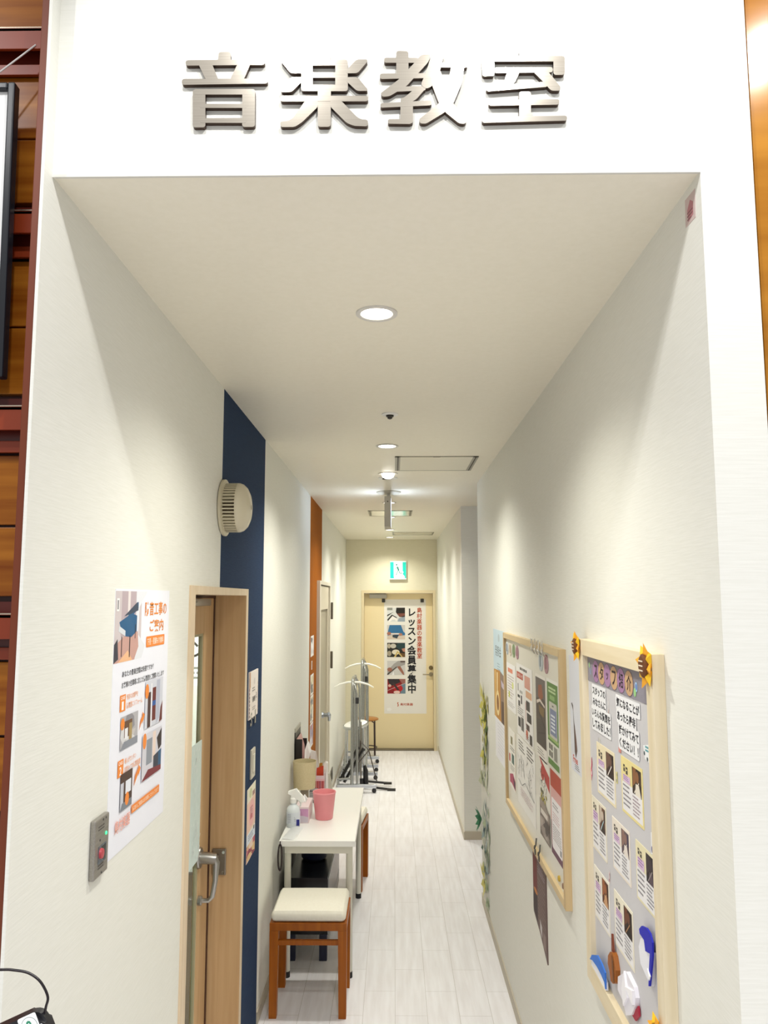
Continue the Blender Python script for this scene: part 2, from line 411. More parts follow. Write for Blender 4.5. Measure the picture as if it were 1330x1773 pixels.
tube(bm, [(-.714, 3.17, .948), (-.700, 3.172, .925), (-.702, 3.172, .86), (-.712, 3.172, .80), (-.726, 3.17, .785), (-.757, 3.165, .786)], [.017, .015, .011, .010, .009, .009], 12)
lathe(bm, (-.765, 3.165, .786), [(.018, 0), (.018, .012), (.014, .016), (0, .017)], 'X', 20)
obj('lever', bm, STEEL, hd, True)
bm = BM(); box(bm, -.752, -.694, 3.328, 3.337, .825, .93, .004); box(bm, -.735, -.722, 3.312, 3.328, .84, .91, .003)
st = obj('strike_plate', bm, mat('8C847A', .35, .9), d1)
bm = BM(); lathe(bm, (-.705, 3.328, .916), [(0, -.002), (.006, -.002), (.006, 0)], 'Y', 10); lathe(bm, (-.705, 3.328, .838), [(0, -.002), (.006, -.002), (.006, 0)], 'Y', 10); obj('screw', bm, CHROME, st)
bm = BM(); box(bm, -.765, -.725, 2.60, 3.10, 1.925, 1.952, .004); tube(bm, [(-.745, 2.85, 1.945), (-.72, 2.85, 1.945), (-.70, 2.65, 1.950), (-.68, 2.56, 1.958)], .006, 8); lathe(bm, (-.745, 3.10, 1.938), [(.011, 0), (.011, .02), (.006, .026)], 'Y', 14)
obj('door_closer', bm, mat('A09A90', .35, .8), d1, True)
gs = tag(Sheet('glass_notice_sheet', 'L', (-.762, 2.80, 1.40), .345, .45, 10, 13, 'D5E4E0').done(), 'pale mint printed sheet hanging over the glass of the wood door', 'paper sheet')
R_ = random.Random(5)
g = Sheet('mint_pattern', 'L', (-.7608, 2.80, 1.40), .345, .45, 100, 130, 'D5E4E0', thick=.0004)
for i in range(60): x, y = R_.uniform(60, 97), R_.uniform(3, 125); g.line(x, y, x + R_.uniform(1, 4), y - R_.uniform(2, 7), 1.2, 'EEF4F2')
g.done(gs)

# the room seen through the glass
bm = BM(); box(bm, -3.0, -2.9, 1.6, 5.9, 0, 2.6); box(bm, -2.9, -.80, 5.8, 5.9, 0, 2.6); box(bm, -2.9, -.80, 1.6, 1.7, 0, 2.6); box(bm, -3.0, -.80, 1.6, 5.9, 2.6, 2.7)
struct(obj('wall_practice_room', bm, WALL))
struct(obj('floor_practice_room', box(BM(), -2.9, -.80, 1.7, 5.8, 0, .012), mat('4A3A2C', .6)))
s = Sheet('practice_room_notice', 'F', (-1.75, 5.799, 1.82), .75, .5, 100, 66, 'F4F4F2')
s.text('ンサ', 34, 22, 66, 40, '222222', .01); s.lines(6, 48, 94, 62, 3, '8A8A86'); s.done(None, 'white notice with black lettering on the practice room wall behind glass', 'notice')

# door 2: pale door with a frosted panel beside the orange band
d2 = thing('door_2', 'pale grey door with long frosted panel beside the orange wall band', 'door', (XL, 7.0, 0)); struct(d2)
DW = mat('D9D2C2', .45)
bm = BM(); box(bm, -.78, -.612, 6.465, 6.53, 0, 2.105, .002); box(bm, -.78, -.612, 7.49, 7.55, 0, 2.105, .002); box(bm, -.78, -.612, 6.53, 7.49, 2.075, 2.105, .002); obj('door_frame', bm, DW, d2)
bm = BM(); box(bm, -.68, -.628, 6.535, 6.72, .01, 2.065); box(bm, -.68, -.628, 7.40, 7.485, .01, 2.065); box(bm, -.68, -.628, 6.72, 7.40, 1.86, 2.065); box(bm, -.68, -.628, 6.72, 7.40, .01, .12)
lf = obj('door_leaf', bm, mat('CFC6B2', .45), d2)
obj('frosted_panel', box(BM(), -.67, -.645, 6.72, 7.40, .12, 1.86), mat('A39C88', .3), lf)
for zz in (1.84, 1.375):
    bm = BM(); box(bm, -.628, -.596, 7.545, 7.60, zz - .075, zz + .075, .004); tube(bm, [(-.60, 7.55, zz - .08), (-.60, 7.55, zz + .08)], .011, 10); obj('hinge', bm, mat('6E675C', .4, .7), d2)
bm = BM(); lathe(bm, (-.628, 6.88, .955), [(0, .014), (.026, .014), (.028, 0)], 'X', 20); tube(bm, [(-.614, 6.88, .955), (-.575, 6.88, .955)], .017, 12); tube(bm, [(-.572, 6.88, .965), (-.566, 6.90, .95), (-.572, 6.96, .90)], [.018, .016, .012], 12)
obj('handle', bm, mat('9AA0A8', .25, 1), d2, True)

# door 3: cream steel door at the end
d3 = thing('door_3', 'cream steel door at the end of the corridor', 'door', (.05, YE + .1, 0)); struct(d3)
CREAM = mat('EEDCB0', .5)
bm = BM(); box(bm, -.434, -.40, YE - .006, YE + .19, 0, 2.068, .002); box(bm, .512, .545, YE - .006, YE + .19, 0, 2.068, .002); box(bm, -.40, .512, YE - .006, YE + .19, 2.03, 2.068, .002); obj('door_frame', bm, mat('E2D2AC', .5), d3)
obj('door_leaf', box(BM(), -.398, .510, YE + .10, YE + .14, .012, 2.028, .002), CREAM, d3)
obj('threshold', box(BM(), -.40, .512, YE + .0, YE + .19, 0, .010), mat('6A6252', .5), d3)
yl = YE + .10
bm = BM(); box(bm, -.33, -.10, yl - .055, yl, 1.962, 2.018, .005); box(bm, -.33, -.115, yl - .035, yl - .015, 2.018, 2.030); obj('door_closer', bm, mat('B4AFA4', .4, .4), d3)
bm = BM(); lathe(bm, (.482, yl, 1.05), [(0, -.02), (.024, -.018), (.028, 0)], 'Y', 20); obj('lock_cylinder', bm, mat('7A6A4C', .35, .9), d3, True)
bm = BM(); lathe(bm, (.482, yl, .965), [(0, -.012), (.026, -.012), (.028, 0)], 'Y', 20); tube(bm, [(.482, yl - .01, .965), (.482, yl - .05, .965), (.46, yl - .055, .965), (.372, yl - .052, .968)], [.012, .011, .009, .008], 10); obj('lever', bm, mat('A89E88', .3, 1), d3, True)

# ------------------------------------------------------------------ the sign over the opening: four metal characters
GLY = {
'A':[[(-3310,29810),(-3080,29810),(-3070,29590),(-3310,29590)],[(-3930,29650),(-2430,29650),(-2430,29540),(-3930,29540)],[(-3690,29580),(-3430,29580),(-3300,29250),(-3540,29250)],[(-2940,29570),(-2690,29580),(-2820,29240),(-3080,29240)],[(-3990,29270),(-2370,29260),(-2370,29160),(-3990,29150)],[(-3780,29050),(-3540,29050),(-3520,28290),(-3760,28290)],[(-2840,29050),(-2600,29050),(-2590,28290),(-2830,28290)],[(-3760,29060),(-2620,29050),(-2620,28940),(-3760,28950)],[(-3640,28760),(-2760,28750),(-2750,28670),(-3640,28680)],[(-3630,28470),(-2750,28470),(-2750,28370),(-3630,28380)]],
'B':[[(-1420,29790),(-1190,29790),(-1180,29580),(-1420,29580)],[(-1730,29640),(-860,29630),(-860,29510),(-1730,29520)],[(-1730,29630),(-1520,29630),(-1510,29000),(-1730,29000)],[(-1090,29630),(-860,29630),(-850,28990),(-1090,28990)],[(-1620,29380),(-960,29370),(-960,29260),(-1620,29270)],[(-1720,29130),(-870,29120),(-870,28990),(-1720,29000)],[(-1420,29070),(-1170,29070),(-1170,28280),(-1410,28280)],[(-880,29350),(-670,29350),(-480,29590),(-500,29630),(-690,29630),(-880,29410)],[(-880,29270),(-670,29270),(-480,29020),(-490,28990),(-680,28990),(-880,29190)],[(-1720,29360),(-1930,29360),(-2120,29610),(-2110,29650),(-1910,29640),(-1720,29420)],[(-1720,29280),(-1930,29280),(-2120,29040),(-2100,28980),(-1910,28980),(-1720,29190)],[(-2120,28910),(-470,28890),(-470,28780),(-2120,28790)],[(-1650,28810),(-1410,28810),(-1410,28680),(-1710,28370),(-1840,28280),(-2110,28280),(-2120,28390),(-1970,28400),(-1880,28450)],[(-1180,28810),(-980,28800),(-680,28470),(-600,28420),(-470,28410),(-470,28280),(-730,28290),(-870,28350),(-1180,28680)]],
'C':[[(60,29800),(290,29790),(290,29230),(60,29230)],[(-170,29660),(480,29650),(480,29550),(-170,29560)],[(-250,29340),(610,29340),(610,29240),(-250,29230)],[(410,29560),(520,29700),(600,29720),(710,29710),(670,29570),(250,29080),(-70,28880),(-200,28870),(-240,28940),(120,29230)],[(20,29070),(610,29080),(610,28990),(20,28970)],[(410,29030),(610,29030),(430,28810),(230,28700),(140,28810),(240,28880)],[(140,28850),(370,28840),(370,28330),(130,28340)],[(-100,28420),(340,28420),(340,28320),(-100,28330)],[(-240,28740),(720,28790),(720,28690),(-240,28650)],[(740,29780),(940,29790),(960,29680),(920,29550),(890,29400),(720,29060),(610,29020),(520,29100),(650,29450)],[(850,29550),(1400,29550),(1400,29440),(850,29450)],[(660,29350),(890,29400),(1000,28990),(1120,28720),(1380,28400),(1340,28310),(1230,28320),(960,28560),(860,28720),(740,29060)],[(1090,29470),(1340,29470),(1290,29130),(1120,28710),(970,28550),(610,28320),(500,28330),(480,28410),(860,28730),(1030,29060)]],
'D':[[(2380,29820),(2570,29820),(2560,29600),(2380,29610)],[(1690,29680),(3230,29660),(3230,29550),(1690,29570)],[(3020,29660),(3230,29660),(3220,29280),(3010,29280)],[(1680,29670),(1900,29670),(1900,29270),(1680,29270)],[(1920,29440),(3000,29440),(3000,29330),(1920,29330)],[(2150,29350),(2380,29350),(2270,29110),(2050,29050)],[(1750,29070),(2910,29150),(2900,29040),(1750,28960)],[(2630,29350),(2910,29350),(3140,29030),(3120,28960),(2960,28960),(2790,29170)],[(2360,28950),(2580,28950),(2570,28390),(2350,28390)],[(1790,28780),(3110,28790),(3100,28680),(1790,28670)],[(1660,28450),(3240,28460),(3240,28360),(1660,28330)]],
}
NM = {'A': ('leftmost of the four metal sign characters, 音, above the corridor', -.324), 'B': ('second metal sign character from the left, 楽, above the corridor', -.13),
      'C': ('third metal sign character from the left, 教, above the corridor', .057), 'D': ('rightmost of the four metal sign characters, 室, above the corridor', .249)}
for k, polys in GLY.items():
    bm = BM()
    for i, q_ in enumerate(polys): prism(bm, [(q.x, YF - .009 - .00006 * i, q.z) for q in fillet([(a / 1e4, 0, b / 1e4) for a, b in q_], .0055)], (0, .009 + .00006 * i, 0))
    bm.normal_update()
    for f in bm.faces: f.material_index = 0 if abs(f.normal.y) > .5 else 1
    tag(obj('sign_character', bm, (BRUSH, mat('4A3A30', .4, .6)), None), NM[k][0], 'sign letter', 'metal characters of the sign')

# ------------------------------------------------------------------ ceiling fittings
GLOW = mat('FFFAF0', .4, 0, 7)
dl0 = thing('downlight', 'nearest and largest-looking round recessed downlight in the corridor ceiling', 'ceiling light', (DL[0][0], DL[0][1], ZC), 'recessed downlights')
bm = BM(); lathe(bm, (DL[0][0], DL[0][1], ZC), [(.058, 0), (.058, -.004), (.054, -.006), (.045, -.004), (.043, -.001), (.043, 0)], 'Z', 40); obj('trim_ring', bm, mat('D9D6D0', .35), dl0, True)
bm = BM(); lathe(bm, (DL[0][0], DL[0][1], ZC), [(0, -.0035), (.043, -.0025), (.0435, 0)], 'Z', 40); obj('diffuser', bm, GLOW, dl0, True)
for (x, y), lb in zip(DL[1:], ['second downlight from the front, beside the long ceiling hatch', None, 'downlight just behind the hanging exit sign', 'downlight beyond the exit sign, over the coat racks', 'second to last downlight before the end wall', 'farthest downlight, close to the end wall']):
    if lb: dup(dl0, (x, y, ZC), 0, lb)
x, y = DL[2]
t = thing('bulb_downlight', 'downlight with a bulging bulb between hatch and exit sign', 'ceiling light', (x, y, ZC))
bm = BM(); lathe(bm, (x, y, ZC), [(.062, 0), (.062, -.004), (.05, -.004), (.044, 0)], 'Z', 36); obj('trim_ring', bm, mat('C9C2B4', .35, .3), t, True)
bm = BM(); lathe(bm, (x, y, ZC), [(0, -.034), (.02, -.031), (.036, -.02), (.043, 0)], 'Z', 32); obj('bulb', bm, GLOW, t, True)
x, y = -.04, 5.04
t = thing('emergency_light', 'small round emergency light with dark lens just before the exit sign', 'ceiling light', (x, y, ZC))
bm = BM(); lathe(bm, (x, y, ZC), [(.062, 0), (.062, -.004), (.05, -.005), (0, -.004)], 'Z', 36); obj('trim_ring', bm, WHITEP, t, True)
bm = BM(); lathe(bm, (x - .018, y, ZC - .004), [(.02, 0), (.018, -.006), (0, -.009)], 'Z', 20); obj('lens', bm, BLACK, t, True)
x, y = -.017, 3.275
t = thing('ceiling_sensor', 'small dark sensor in a pale ring behind the nearest downlight', 'sensor', (x, y, ZC))
bm = BM(); lathe(bm, (x, y, ZC), [(.036, 0), (.036, -.003), (.03, -.006), (.018, -.006), (.016, 0)], 'Z', 30); obj('trim_ring', bm, WHITEP, t, True)
bm = BM(); lathe(bm, (x, y, ZC), [(.017, 0), (.016, -.012), (.011, -.014), (.010, -.02), (0, -.024)], 'Z', 20); obj('sensor_head', bm, mat('3A3630', .4), t, True)
def hatch(x0, x1, y0, y1, label, e=.018):
    t = thing('ceiling_hatch', label, 'hatch', ((x0 + x1) / 2, (y0 + y1) / 2, ZC), 'ceiling hatches')
    bm = BM()
    for a, b, c, d in ((x0, x1, y0, y0 + .008), (x0, x1, y1 - .008, y1), (x0, x0 + e, y0, y1), (x1 - e, x1, y0, y1)): box(bm, a, b, c, d, ZC - .004, ZC)
    obj('hatch_frame', bm, mat('9C978A', .35, .6), t)
    for xx in (x0 + e * .45, x1 - e * .6): obj('slot', box(BM(), xx, xx + e * .22, y0 + .01, y1 - .01, ZC - .0048, ZC - .004), mat('3A362E', .6), t)
    obj('latch', box(BM(), (x0 + x1) / 2 - .02, (x0 + x1) / 2 + .02, y0 + .001, y0 + .007, ZC - .0048, ZC - .004), mat('3A362E', .6), t)
    obj('hatch_panel', box(BM(), x0 + e, x1 - e, y0 + .008, y1 - .008, ZC - .003, ZC), mat('E2DDCC', .12 if y0 > 6 else .4), t)
hatch(.006, .472, 4.27, 4.74, 'square ceiling hatch with grey end slots, right of the nearer downlights', .03)
hatch(-.235, .165, 6.93, 7.37, 'glossy ceiling hatch behind the hanging exit sign, mirroring green light', .03)
hatch(-.02, .475, 9.2, 9.6, 'farthest pale ceiling hatch, just before the end wall', .02)
lathe_c = (.487, 10.30, ZC)
# hanging exit sign
t = thing('hanging_exit_sign', 'lit exit sign hanging edge-on from a round ceiling plate', 'exit sign', (-.04, 5.72, ZC))
bm = BM(); lathe(bm, (-.04, 5.72, ZC), [(.092, 0), (.092, -.006), (.08, -.012), (0, -.014)], 'Z', 40); obj('ceiling_plate', bm, mat('C9C5B8', .35), t, True)
bm = BM(); box(bm, -.052, -.028, 5.69, 5.75, ZC - .05, ZC - .01, .003); obj('stem', bm, mat('BDB9AE', .4), t)
bm = BM(); box(bm, -.070, -.022, 5.60, 5.86, 2.472, 2.695, .003); hb = obj('sign_housing', bm, mat('B9B3A6', .45), t)
for sx in (-.07006, -.02194):
    bm = BM(); box(bm, sx - .00005, sx + .00005, 5.612, 5.848, 2.485, 2.683); obj('sign_face', bm, mat('D4E6FF', .4, 0, 9), hb)
bm = BM(); lathe(bm, (-.046, 5.60, 2.655), [(0, -.002), (.005, -.002), (.005, 0)], 'Y', 10); obj('test_button', bm, mat('4A463E', .5), hb)
# exit sign over the far door
t = thing('exit_sign', 'square green and white running-man exit sign above the end door', 'exit sign', (.053, YE, 2.205))
bm = BM(); box(bm, -.058, .163, YE - .035, YE, 2.207, 2.455, .004); obj('sign_housing', bm, mat('D8D8D2', .4), t)
E1 = mat('F0FFFA', .5, 0, .25); E2 = mat('10C0AC', .5, 0, .4)
s = Sheet('sign_face', 'F', (-.052, YE - .035, 2.450), .209, .237, 100, 112, E2, thick=.001)
s.poly([(22, 0), (78, 0), (78, 60), (84, 68), (78, 80), (92, 95), (92, 112), (26, 112), (22, 95)], E1)
s.rect(0, 0, 100, 5, E1); s.rect(0, 107, 100, 112, E1)
EG = mat('067A6A', .6)
s.ell(40, 22, 5, 5, EG); s.poly([(42, 33), (50, 34), (57, 55), (50, 60), (44, 46)], EG); s.line(50, 57, 36, 88, 4, EG); s.line(54, 56, 59, 74, 4, EG); s.line(59, 74, 74, 75, 4, EG); s.line(43, 36, 34, 50, 3.5, EG)
s.done(t)

# ------------------------------------------------------------------ end door: banner, magnets
bl = (-.135, yl, 1.947)
s = Sheet('lesson_banner', 'F', bl, .556, 1.49, 650, 1675, 'EDE9E2', thick=.001)
P = [(47, 122, 325, 330), (47, 380, 325, 592), (47, 643, 325, 853), (47, 907, 325, 1115), (50, 1172, 328, 1385)]
x0, y0, x1, y1 = P[0]; s.rect(x0, y0, x1, y1, 'D9DAD8'); s.rect(x0, y0, 130, 160, '8A8C84'); s.poly([(190, 122), (325, 122), (325, 265), (240, 262), (182, 190)], '17140F'); s.poly([(195, 210), (240, 262), (325, 240), (325, 205)], '7A4638'); s.poly([(47, 230), (150, 185), (47, 255)], '1C1A18'); s.poly([(60, 330), (130, 235), (160, 240), (205, 290), (190, 330), (170, 300), (130, 300), (90, 330)], 'F2EEEA'); s.poly([(47, 300), (120, 225), (190, 260), (205, 285), (130, 245), (60, 320)], '2A2622'); s.poly([(210, 330), (225, 280), (325, 255), (325, 330)], '9AA6B2')
x0, y0, x1, y1 = P[1]; s.rect(x0, y0, x1, y1, 'CFCBC6'); s.poly([(85, 380), (260, 380), (300, 480), (325, 500), (325, 592), (47, 592), (60, 470)], '2E6E9E'); s.poly([(47, 592), (47, 540), (140, 520), (240, 540), (325, 530), (325, 592)], 'D4C4B4'); s.poly([(47, 480), (110, 500), (250, 500), (250, 520), (110, 520), (47, 520)], 'E4DCD2'); s.ell(75, 505, 32, 24, 'A8705A'); s.ell(255, 520, 30, 20, 'B07A62'); s.poly([(130, 525), (230, 525), (200, 580), (130, 560)], '2C3A48')
x0, y0, x1, y1 = P[2]; s.rect(x0, y0, x1, y1, '1E1C14'); s.ell(140, 690, 46, 34, 'C8C2B4'); s.ell(75, 690, 26, 36, 'B8AE98'); s.poly([(210, 650), (325, 650), (325, 750), (230, 740), (180, 700)], '1C3A3E'); s.ell(80, 800, 32, 40, 'A49A84'); s.ell(180, 780, 60, 38, 'E2DAC4'); s.poly([(150, 853), (205, 760), (300, 853), (270, 853), (210, 790), (180, 853)], 'CDB26A'); s.poly([(270, 730), (325, 720), (325, 780), (290, 770)], 'B8806A'); s.poly([(240, 790), (325, 800), (325, 853), (290, 853)], '6A4A24')
x0, y0, x1, y1 = P[3]; s.rect(x0, y0, x1, y1, 'D0CECC'); s.poly([(47, 1060), (150, 950), (220, 907), (325, 907), (325, 960), (200, 1010), (60, 1110)], 'A4A09E'); s.poly([(47, 1095), (190, 990), (200, 1000), (60, 1115), (47, 1115)], '4A4440'); s.ell(85, 1035, 38, 30, 'A06A58'); s.poly([(200, 990), (250, 985), (300, 1070), (310, 1115), (290, 1110), (215, 1020)], '9A6450'); s.poly([(120, 1115), (145, 1060), (155, 1115)], 'F2F2F2'); s.rect(250, 907, 325, 930, '5A4A46')
x0, y0, x1, y1 = P[4]; s.rect(x0, y0, x1, y1, '8E1218'); s.poly([(60, 1172), (230, 1172), (250, 1220), (120, 1270), (70, 1230)], '2A2228'); s.poly([(230, 1172), (328, 1172), (328, 1240), (280, 1245)], '9A625A'); s.poly([(270, 1245), (328, 1240), (328, 1385), (250, 1385)], '6A8494'); s.ell(215, 1310, 72, 50, 'B81A1E'); s.line(52, 1340, 325, 1235, 6, 'C8B8B8'); s.poly([(120, 1230), (150, 1225), (235, 1330), (200, 1340)], '3A2A2A'); s.ell(85, 1270, 24, 20, 'E0B8A8'); s.ell(195, 1365, 50, 22, 'E8C8BC')
s.vtext('レッスン会員募集中', 366, 122, 488, 1390, '14141C', .03)
s.vtext('島村楽器の音楽教室', 512, 122, 584, 878, 'C24A1E', .015)
s.poly([(205, 1510), (222, 1515), (212, 1530), (225, 1550), (215, 1572), (200, 1572), (212, 1550), (200, 1530)], 'C24A1E'); s.text('島村楽器', 248, 1522, 442, 1560, 'C24A1E', .01)
s.poly([(40, 1600), (90, 1590), (120, 1610), (95, 1635), (50, 1640)], 'F6F4F0')
s.done(None, 'tall white lesson banner with five photos hanging on the cream end door', 'banner')
for x, z, lb in ((-.143, 1.932, 'left black magnet clip holding the banner top on the end door'), (.372, 1.932, 'right black magnet clip holding the banner top on the end door')):
    o = obj('magnet_clip', box(BM(), x - .022, x + .022, yl - .022, yl - .0012, z - .024, z + .024, .006), mat('3A3834', .45)); tag(o, lb, 'magnet', 'banner magnets')

# ------------------------------------------------------------------ left wall
s = Sheet('soundproofing_poster', 'L', (XL, 1.788, 1.974), .428, .605, 100, 142, 'EEEFF8', thick=.001)
s.rect(0, 1, 44, 40, 'CFC4C6'); s.poly([(10, 1), (36, 1), (36, 26), (10, 26)], 'B9A8AE'); s.rect(20, 1, 24, 20, 'E6DEDC'); s.poly([(34, 1), (54, 1), (40, 10), (39, 26), (52, 33), (46, 40), (34, 40)], 'E4E6EC')
s.poly([(0, 40), (0, 31), (18, 25), (38, 24), (40, 33), (33, 40)], 'C79C92'); s.poly([(6, 40), (22, 34), (30, 40)], 'EBB98E'); s.poly([(0, 30), (5, 27), (7, 38), (0, 40)], '3A3A46')
s.poly([(7, 18), (20, 15), (34, 8), (38, 7), (38, 11), (30, 14), (36, 15), (36, 24), (27, 27), (16, 26), (9, 21)], '1E5A86'); s.poly([(14, 15), (36, 7), (38, 12), (24, 14)], '38465A'); s.poly([(7, 20), (17, 23), (17, 26), (6, 23)], 'D6DADF'); s.rect(11, 26, 12.2, 37, '33272E'); s.rect(24, 26, 25.4, 38, '2A2026'); s.rect(33, 20, 34, 28, '2A2026'); s.rect(2, 5, 6, 12, 'F2F2F2'); s.rect(3, 6, 5, 11, '8A8488')
s.text('防音工事の', 50, 7, 94, 15.5, 'E88A2E', .015); s.text('ご案内', 60, 18, 88, 25.5, 'E88A2E', .015)
s.rect(54, 28, 91, 34.5, 'EE8A34', 1); s.text('下見・見積もり無料', 56, 29.2, 89, 33.3, 'FBEFE2', .01)
s.text('あなたの音楽空間は快適ですか？', 14, 45, 70, 48.5, '26262E', .008); s.text('お客様の住環境に応じた防音室をご提案いたします', 14, 51, 92, 54.5, '26262E', .008)
for yy, n, a, b in ((58, '1', '既存のお部屋を', '防音室にリフォーム'), (93, '2', '導入がカンタン', '定型タイプの防音室設置')):
    s.rect(12, yy, 21, yy + 9, 'EE8A34'); s.text(n, 15, yy + 3.6, 18, yy + 8.2, 'FFFFFF', .02); s.text('CASE', 13.4, yy + .8, 19.6, yy + 2.6, 'FFFFFF', .01); s.text(a, 23, yy + .4, 42, yy + 3.6, 'F0A878', .01); s.text(b, 23, yy + 5, 50, yy + 8.4, 'F0A878', .01)
s.photo(14, 70, 43, 88, ['B4B2B6', 'D8D8DA', '8E8C92', 'C6C2C0'], 3, 4); s.rect(20, 73, 33, 82, '6A4830'); s.rect(21, 77, 26, 83, 'E8E8EA'); s.rect(28, 75, 33, 84, 'A8905E'); s.poly([(14, 88), (20, 84), (43, 84), (43, 88)], '8A8E98'); s.ell(17, 74, 3.2, 3.2, 'EE8A34')
s.rect(55, 55, 90, 83, 'D2D4DE'); s.rect(60, 62, 66, 83, '4A2E2C'); s.rect(66, 57, 68, 83, 'F0F0F4'); s.rect(69, 60, 76, 80, '6A2420'); s.rect(69, 68, 76, 71, '2E5AA0'); s.poly([(77, 56), (84, 56), (84, 80), (77, 83)], 'B8BCCC'); s.poly([(86, 74), (90, 70), (90, 82), (84, 83)], '6A2E2C'); s.ell(58, 61, 3.6, 4.4, 'EE8A34')
s.poly([(45, 82), (48, 76), (51, 74), (50.5, 72), (55, 74), (51, 79), (51, 77), (48, 79)], 'EE8A34')
s.poly([(17, 101), (36, 101), (36, 121), (17, 121)], '4A342C'); s.rect(17, 106, 22, 121, 'C6C8D2'); s.rect(25, 106, 34, 113, 'E6EAF2'); s.poly([(17, 121), (20, 117), (36, 117), (36, 121)], '7A808A'); s.ell(28, 116, 3.2, 3.6, 'EE8A34')
s.rect(52, 86, 90, 113, 'D4D2DA'); s.rect(60, 90, 71, 105, '8E949E'); s.rect(72, 87, 78, 104, 'E8D4C8'); s.poly([(80, 92), (90, 87), (90, 98), (84, 100)], '2E2226'); s.poly([(74, 102), (90, 100), (90, 112), (74, 112)], '3A3E4C'); s.poly([(84, 101), (90, 100), (90, 110), (84, 112)], '2A5A80'); s.poly([(52, 113), (64, 108), (76, 109), (90, 110), (90, 113)], '7A2A34'); s.ell(56, 90, 3.4, 4.6, 'EE8A34')
s.poly([(39, 112), (41, 106), (46, 103), (45.5, 101), (50, 104), (46.5, 108), (46, 106), (42.5, 109)], 'EE8A34')
s.rect(36, 122, 88, 126.5, 'EE8A34'); s.text('防音のご相談はお気軽にスタッフまで', 38, 123, 86, 125.6, 'FBE2CC', .008)
s.text('島村楽器', 10, 124, 34, 131, 'F0A490', .012)
s.done(None, 'large white poster with grand piano photo and orange lettering, on the left wall', 'poster')

t = thing('emergency_call_plate', 'steel call plate with green lamp and red button, left of the piano poster', 'call plate', (XL, 1.73, 1.365))
bm = BM(); box(bm, XL, XL + .012, 1.690, 1.770, 1.364, 1.486, .003); obj('plate', bm, PLATE, t)
s = Sheet('button_window', 'L', (XL + .012, 1.71, 1.428), .044, .036, 10, 8, '5A626A', thick=.001, rough=.2); s.poly([(3.5, .5), (9.5, .5), (9.5, 7.5), (6, 7.5)], '22262A'); s.done(t)
bm = BM(); lathe(bm, (XL + .0125, 1.722, 1.412), [(.011, 0), (.010, .005), (0, .006)], 'X', 20); obj('call_button', bm, mat('B8404A', .35), t, True)
bm = BM(); lathe(bm, (XL + .012, 1.752, 1.446), [(.004, 0), (.003, .002), (0, .0025)], 'X', 12); obj('status_lamp', bm, mat('40F090', .3, 0, 1.5), t)
for y_, z_ in ((1.733, 1.479), (1.75, 1.479), (1.718, 1.44), (1.733, 1.370)):
    bm = BM(); lathe(bm, (XL + .012, y_, z_), [(.0028, 0), (.002, .001), (0, .001)], 'X', 10); obj('screw', bm, mat('3A3836', .5), t)
s = Sheet('lettering', 'L', (XL + .0121, 1.70, 1.474), .06, .1, 60, 100, '9A9690', thick=.0001, outline=False)
s.lines(6, 4, 44, 16, 2, '4A4642', .5, 3); s.lines(10, 84, 46, 96, 2, '4A4642', .5, 4); s.done(t)

# round louvred wall vent
t = thing('round_wall_vent', 'round cream louvred vent housing on the wall above the wood door', 'vent', (XL, 2.883, 2.19))
c = (XL, 2.883, 2.290)
VC = mat('CFC6AC', .35)
bm = BM(); lathe(bm, c, [(.100, 0), (.106, .004), (.106, .012), (.090, .016), (0, .016)], 'X', 48); obj('wall_flange', bm, VC, t, True)
bm = BM(); lathe(bm, c, [(.079, .016), (.079, .062)], 'X', 48); obj('core', bm, mat('5A4A34', .6), t, True)
bm = BM()
for k in range(44):
    a = 2 * PI * k / 44; ca, sa = math.cos(a), math.sin(a); ta = Vector((0, -sa, ca)) * .0026; ra = Vector((0, ca, sa))
    p = Vector(c) + Vector((.014, 0, 0)); q = p + ra * .079; r_ = p + ra * .092
    prism(bm, [q - ta, r_ - ta, r_ + ta, q + ta], (.05, 0, 0))
obj('louvre', bm, VC, t)
bm = BM(); lathe(bm, c, [(.092, .060), (.092, .066), (.087, .078), (.074, .091), (.052, .101), (.028, .106), (.010, .1075), (.009, .105), (0, .105)], 'X', 48); obj('cap', bm, mat('D3CAB2', .25), t, True)
bm = BM(); lathe(bm, c, [(.008, .1055), (.006, .108), (0, .1085)], 'X', 14); obj('screw', bm, mat('8A8064', .4), t)

# on the navy band
s = Sheet('room_sign', 'L', (XL, 3.462, 1.630), .215, .205, 100, 96, 'F0E6DE', thick=.006)
s.poly([(0, 0), (12, 0), (14, 30), (8, 34), (4, 40), (0, 40)], 'C89A78'); 
for k in range(8): s.ell(3, 36 + k * 7.6, 3.5, 3.2, '6A2430'); s.ell(97, 30 + k * 8, 3, 3, 'D8C4BC')
s.ell(56, 22, 8, 7, 'DAD2CE'); s.text('研修室', 34, 52, 66, 64, '4A4646', .02); s.text('利用中', 74, 46, 84, 66, '5A5656', .01); s.lines(30, 34, 74, 44, 2, '9A928E', .5, 2); s.lines(34, 74, 74, 82, 2, 'A8A09C', .5, 8)
s.done(None, 'scalloped cream name plaque on the navy wall band beside the wood door', 'plaque')
t = thing('room_number', 'silver raised characters S-1 below the plaque on the navy band', 'sign letter', (XL, 3.58, 1.395))
for ch, y0, y1, z0, z1 in (('S', 3.495, 3.54, 1.392, 1.452), ('-', 3.556, 3.577, 1.418, 1.424), ('1', 3.606, 3.634, 1.392, 1.452)):
    s = Sheet('numeral', 'L', (XL, y0, z1), y1 - y0, z1 - z0, 10, 10, 'B9B6AE', thick=.006, outline=False); s.cols = [STEEL]; s.k = 0
    s.text(ch, 0, 0, 10, 10, STEEL, .02); s.done(t)
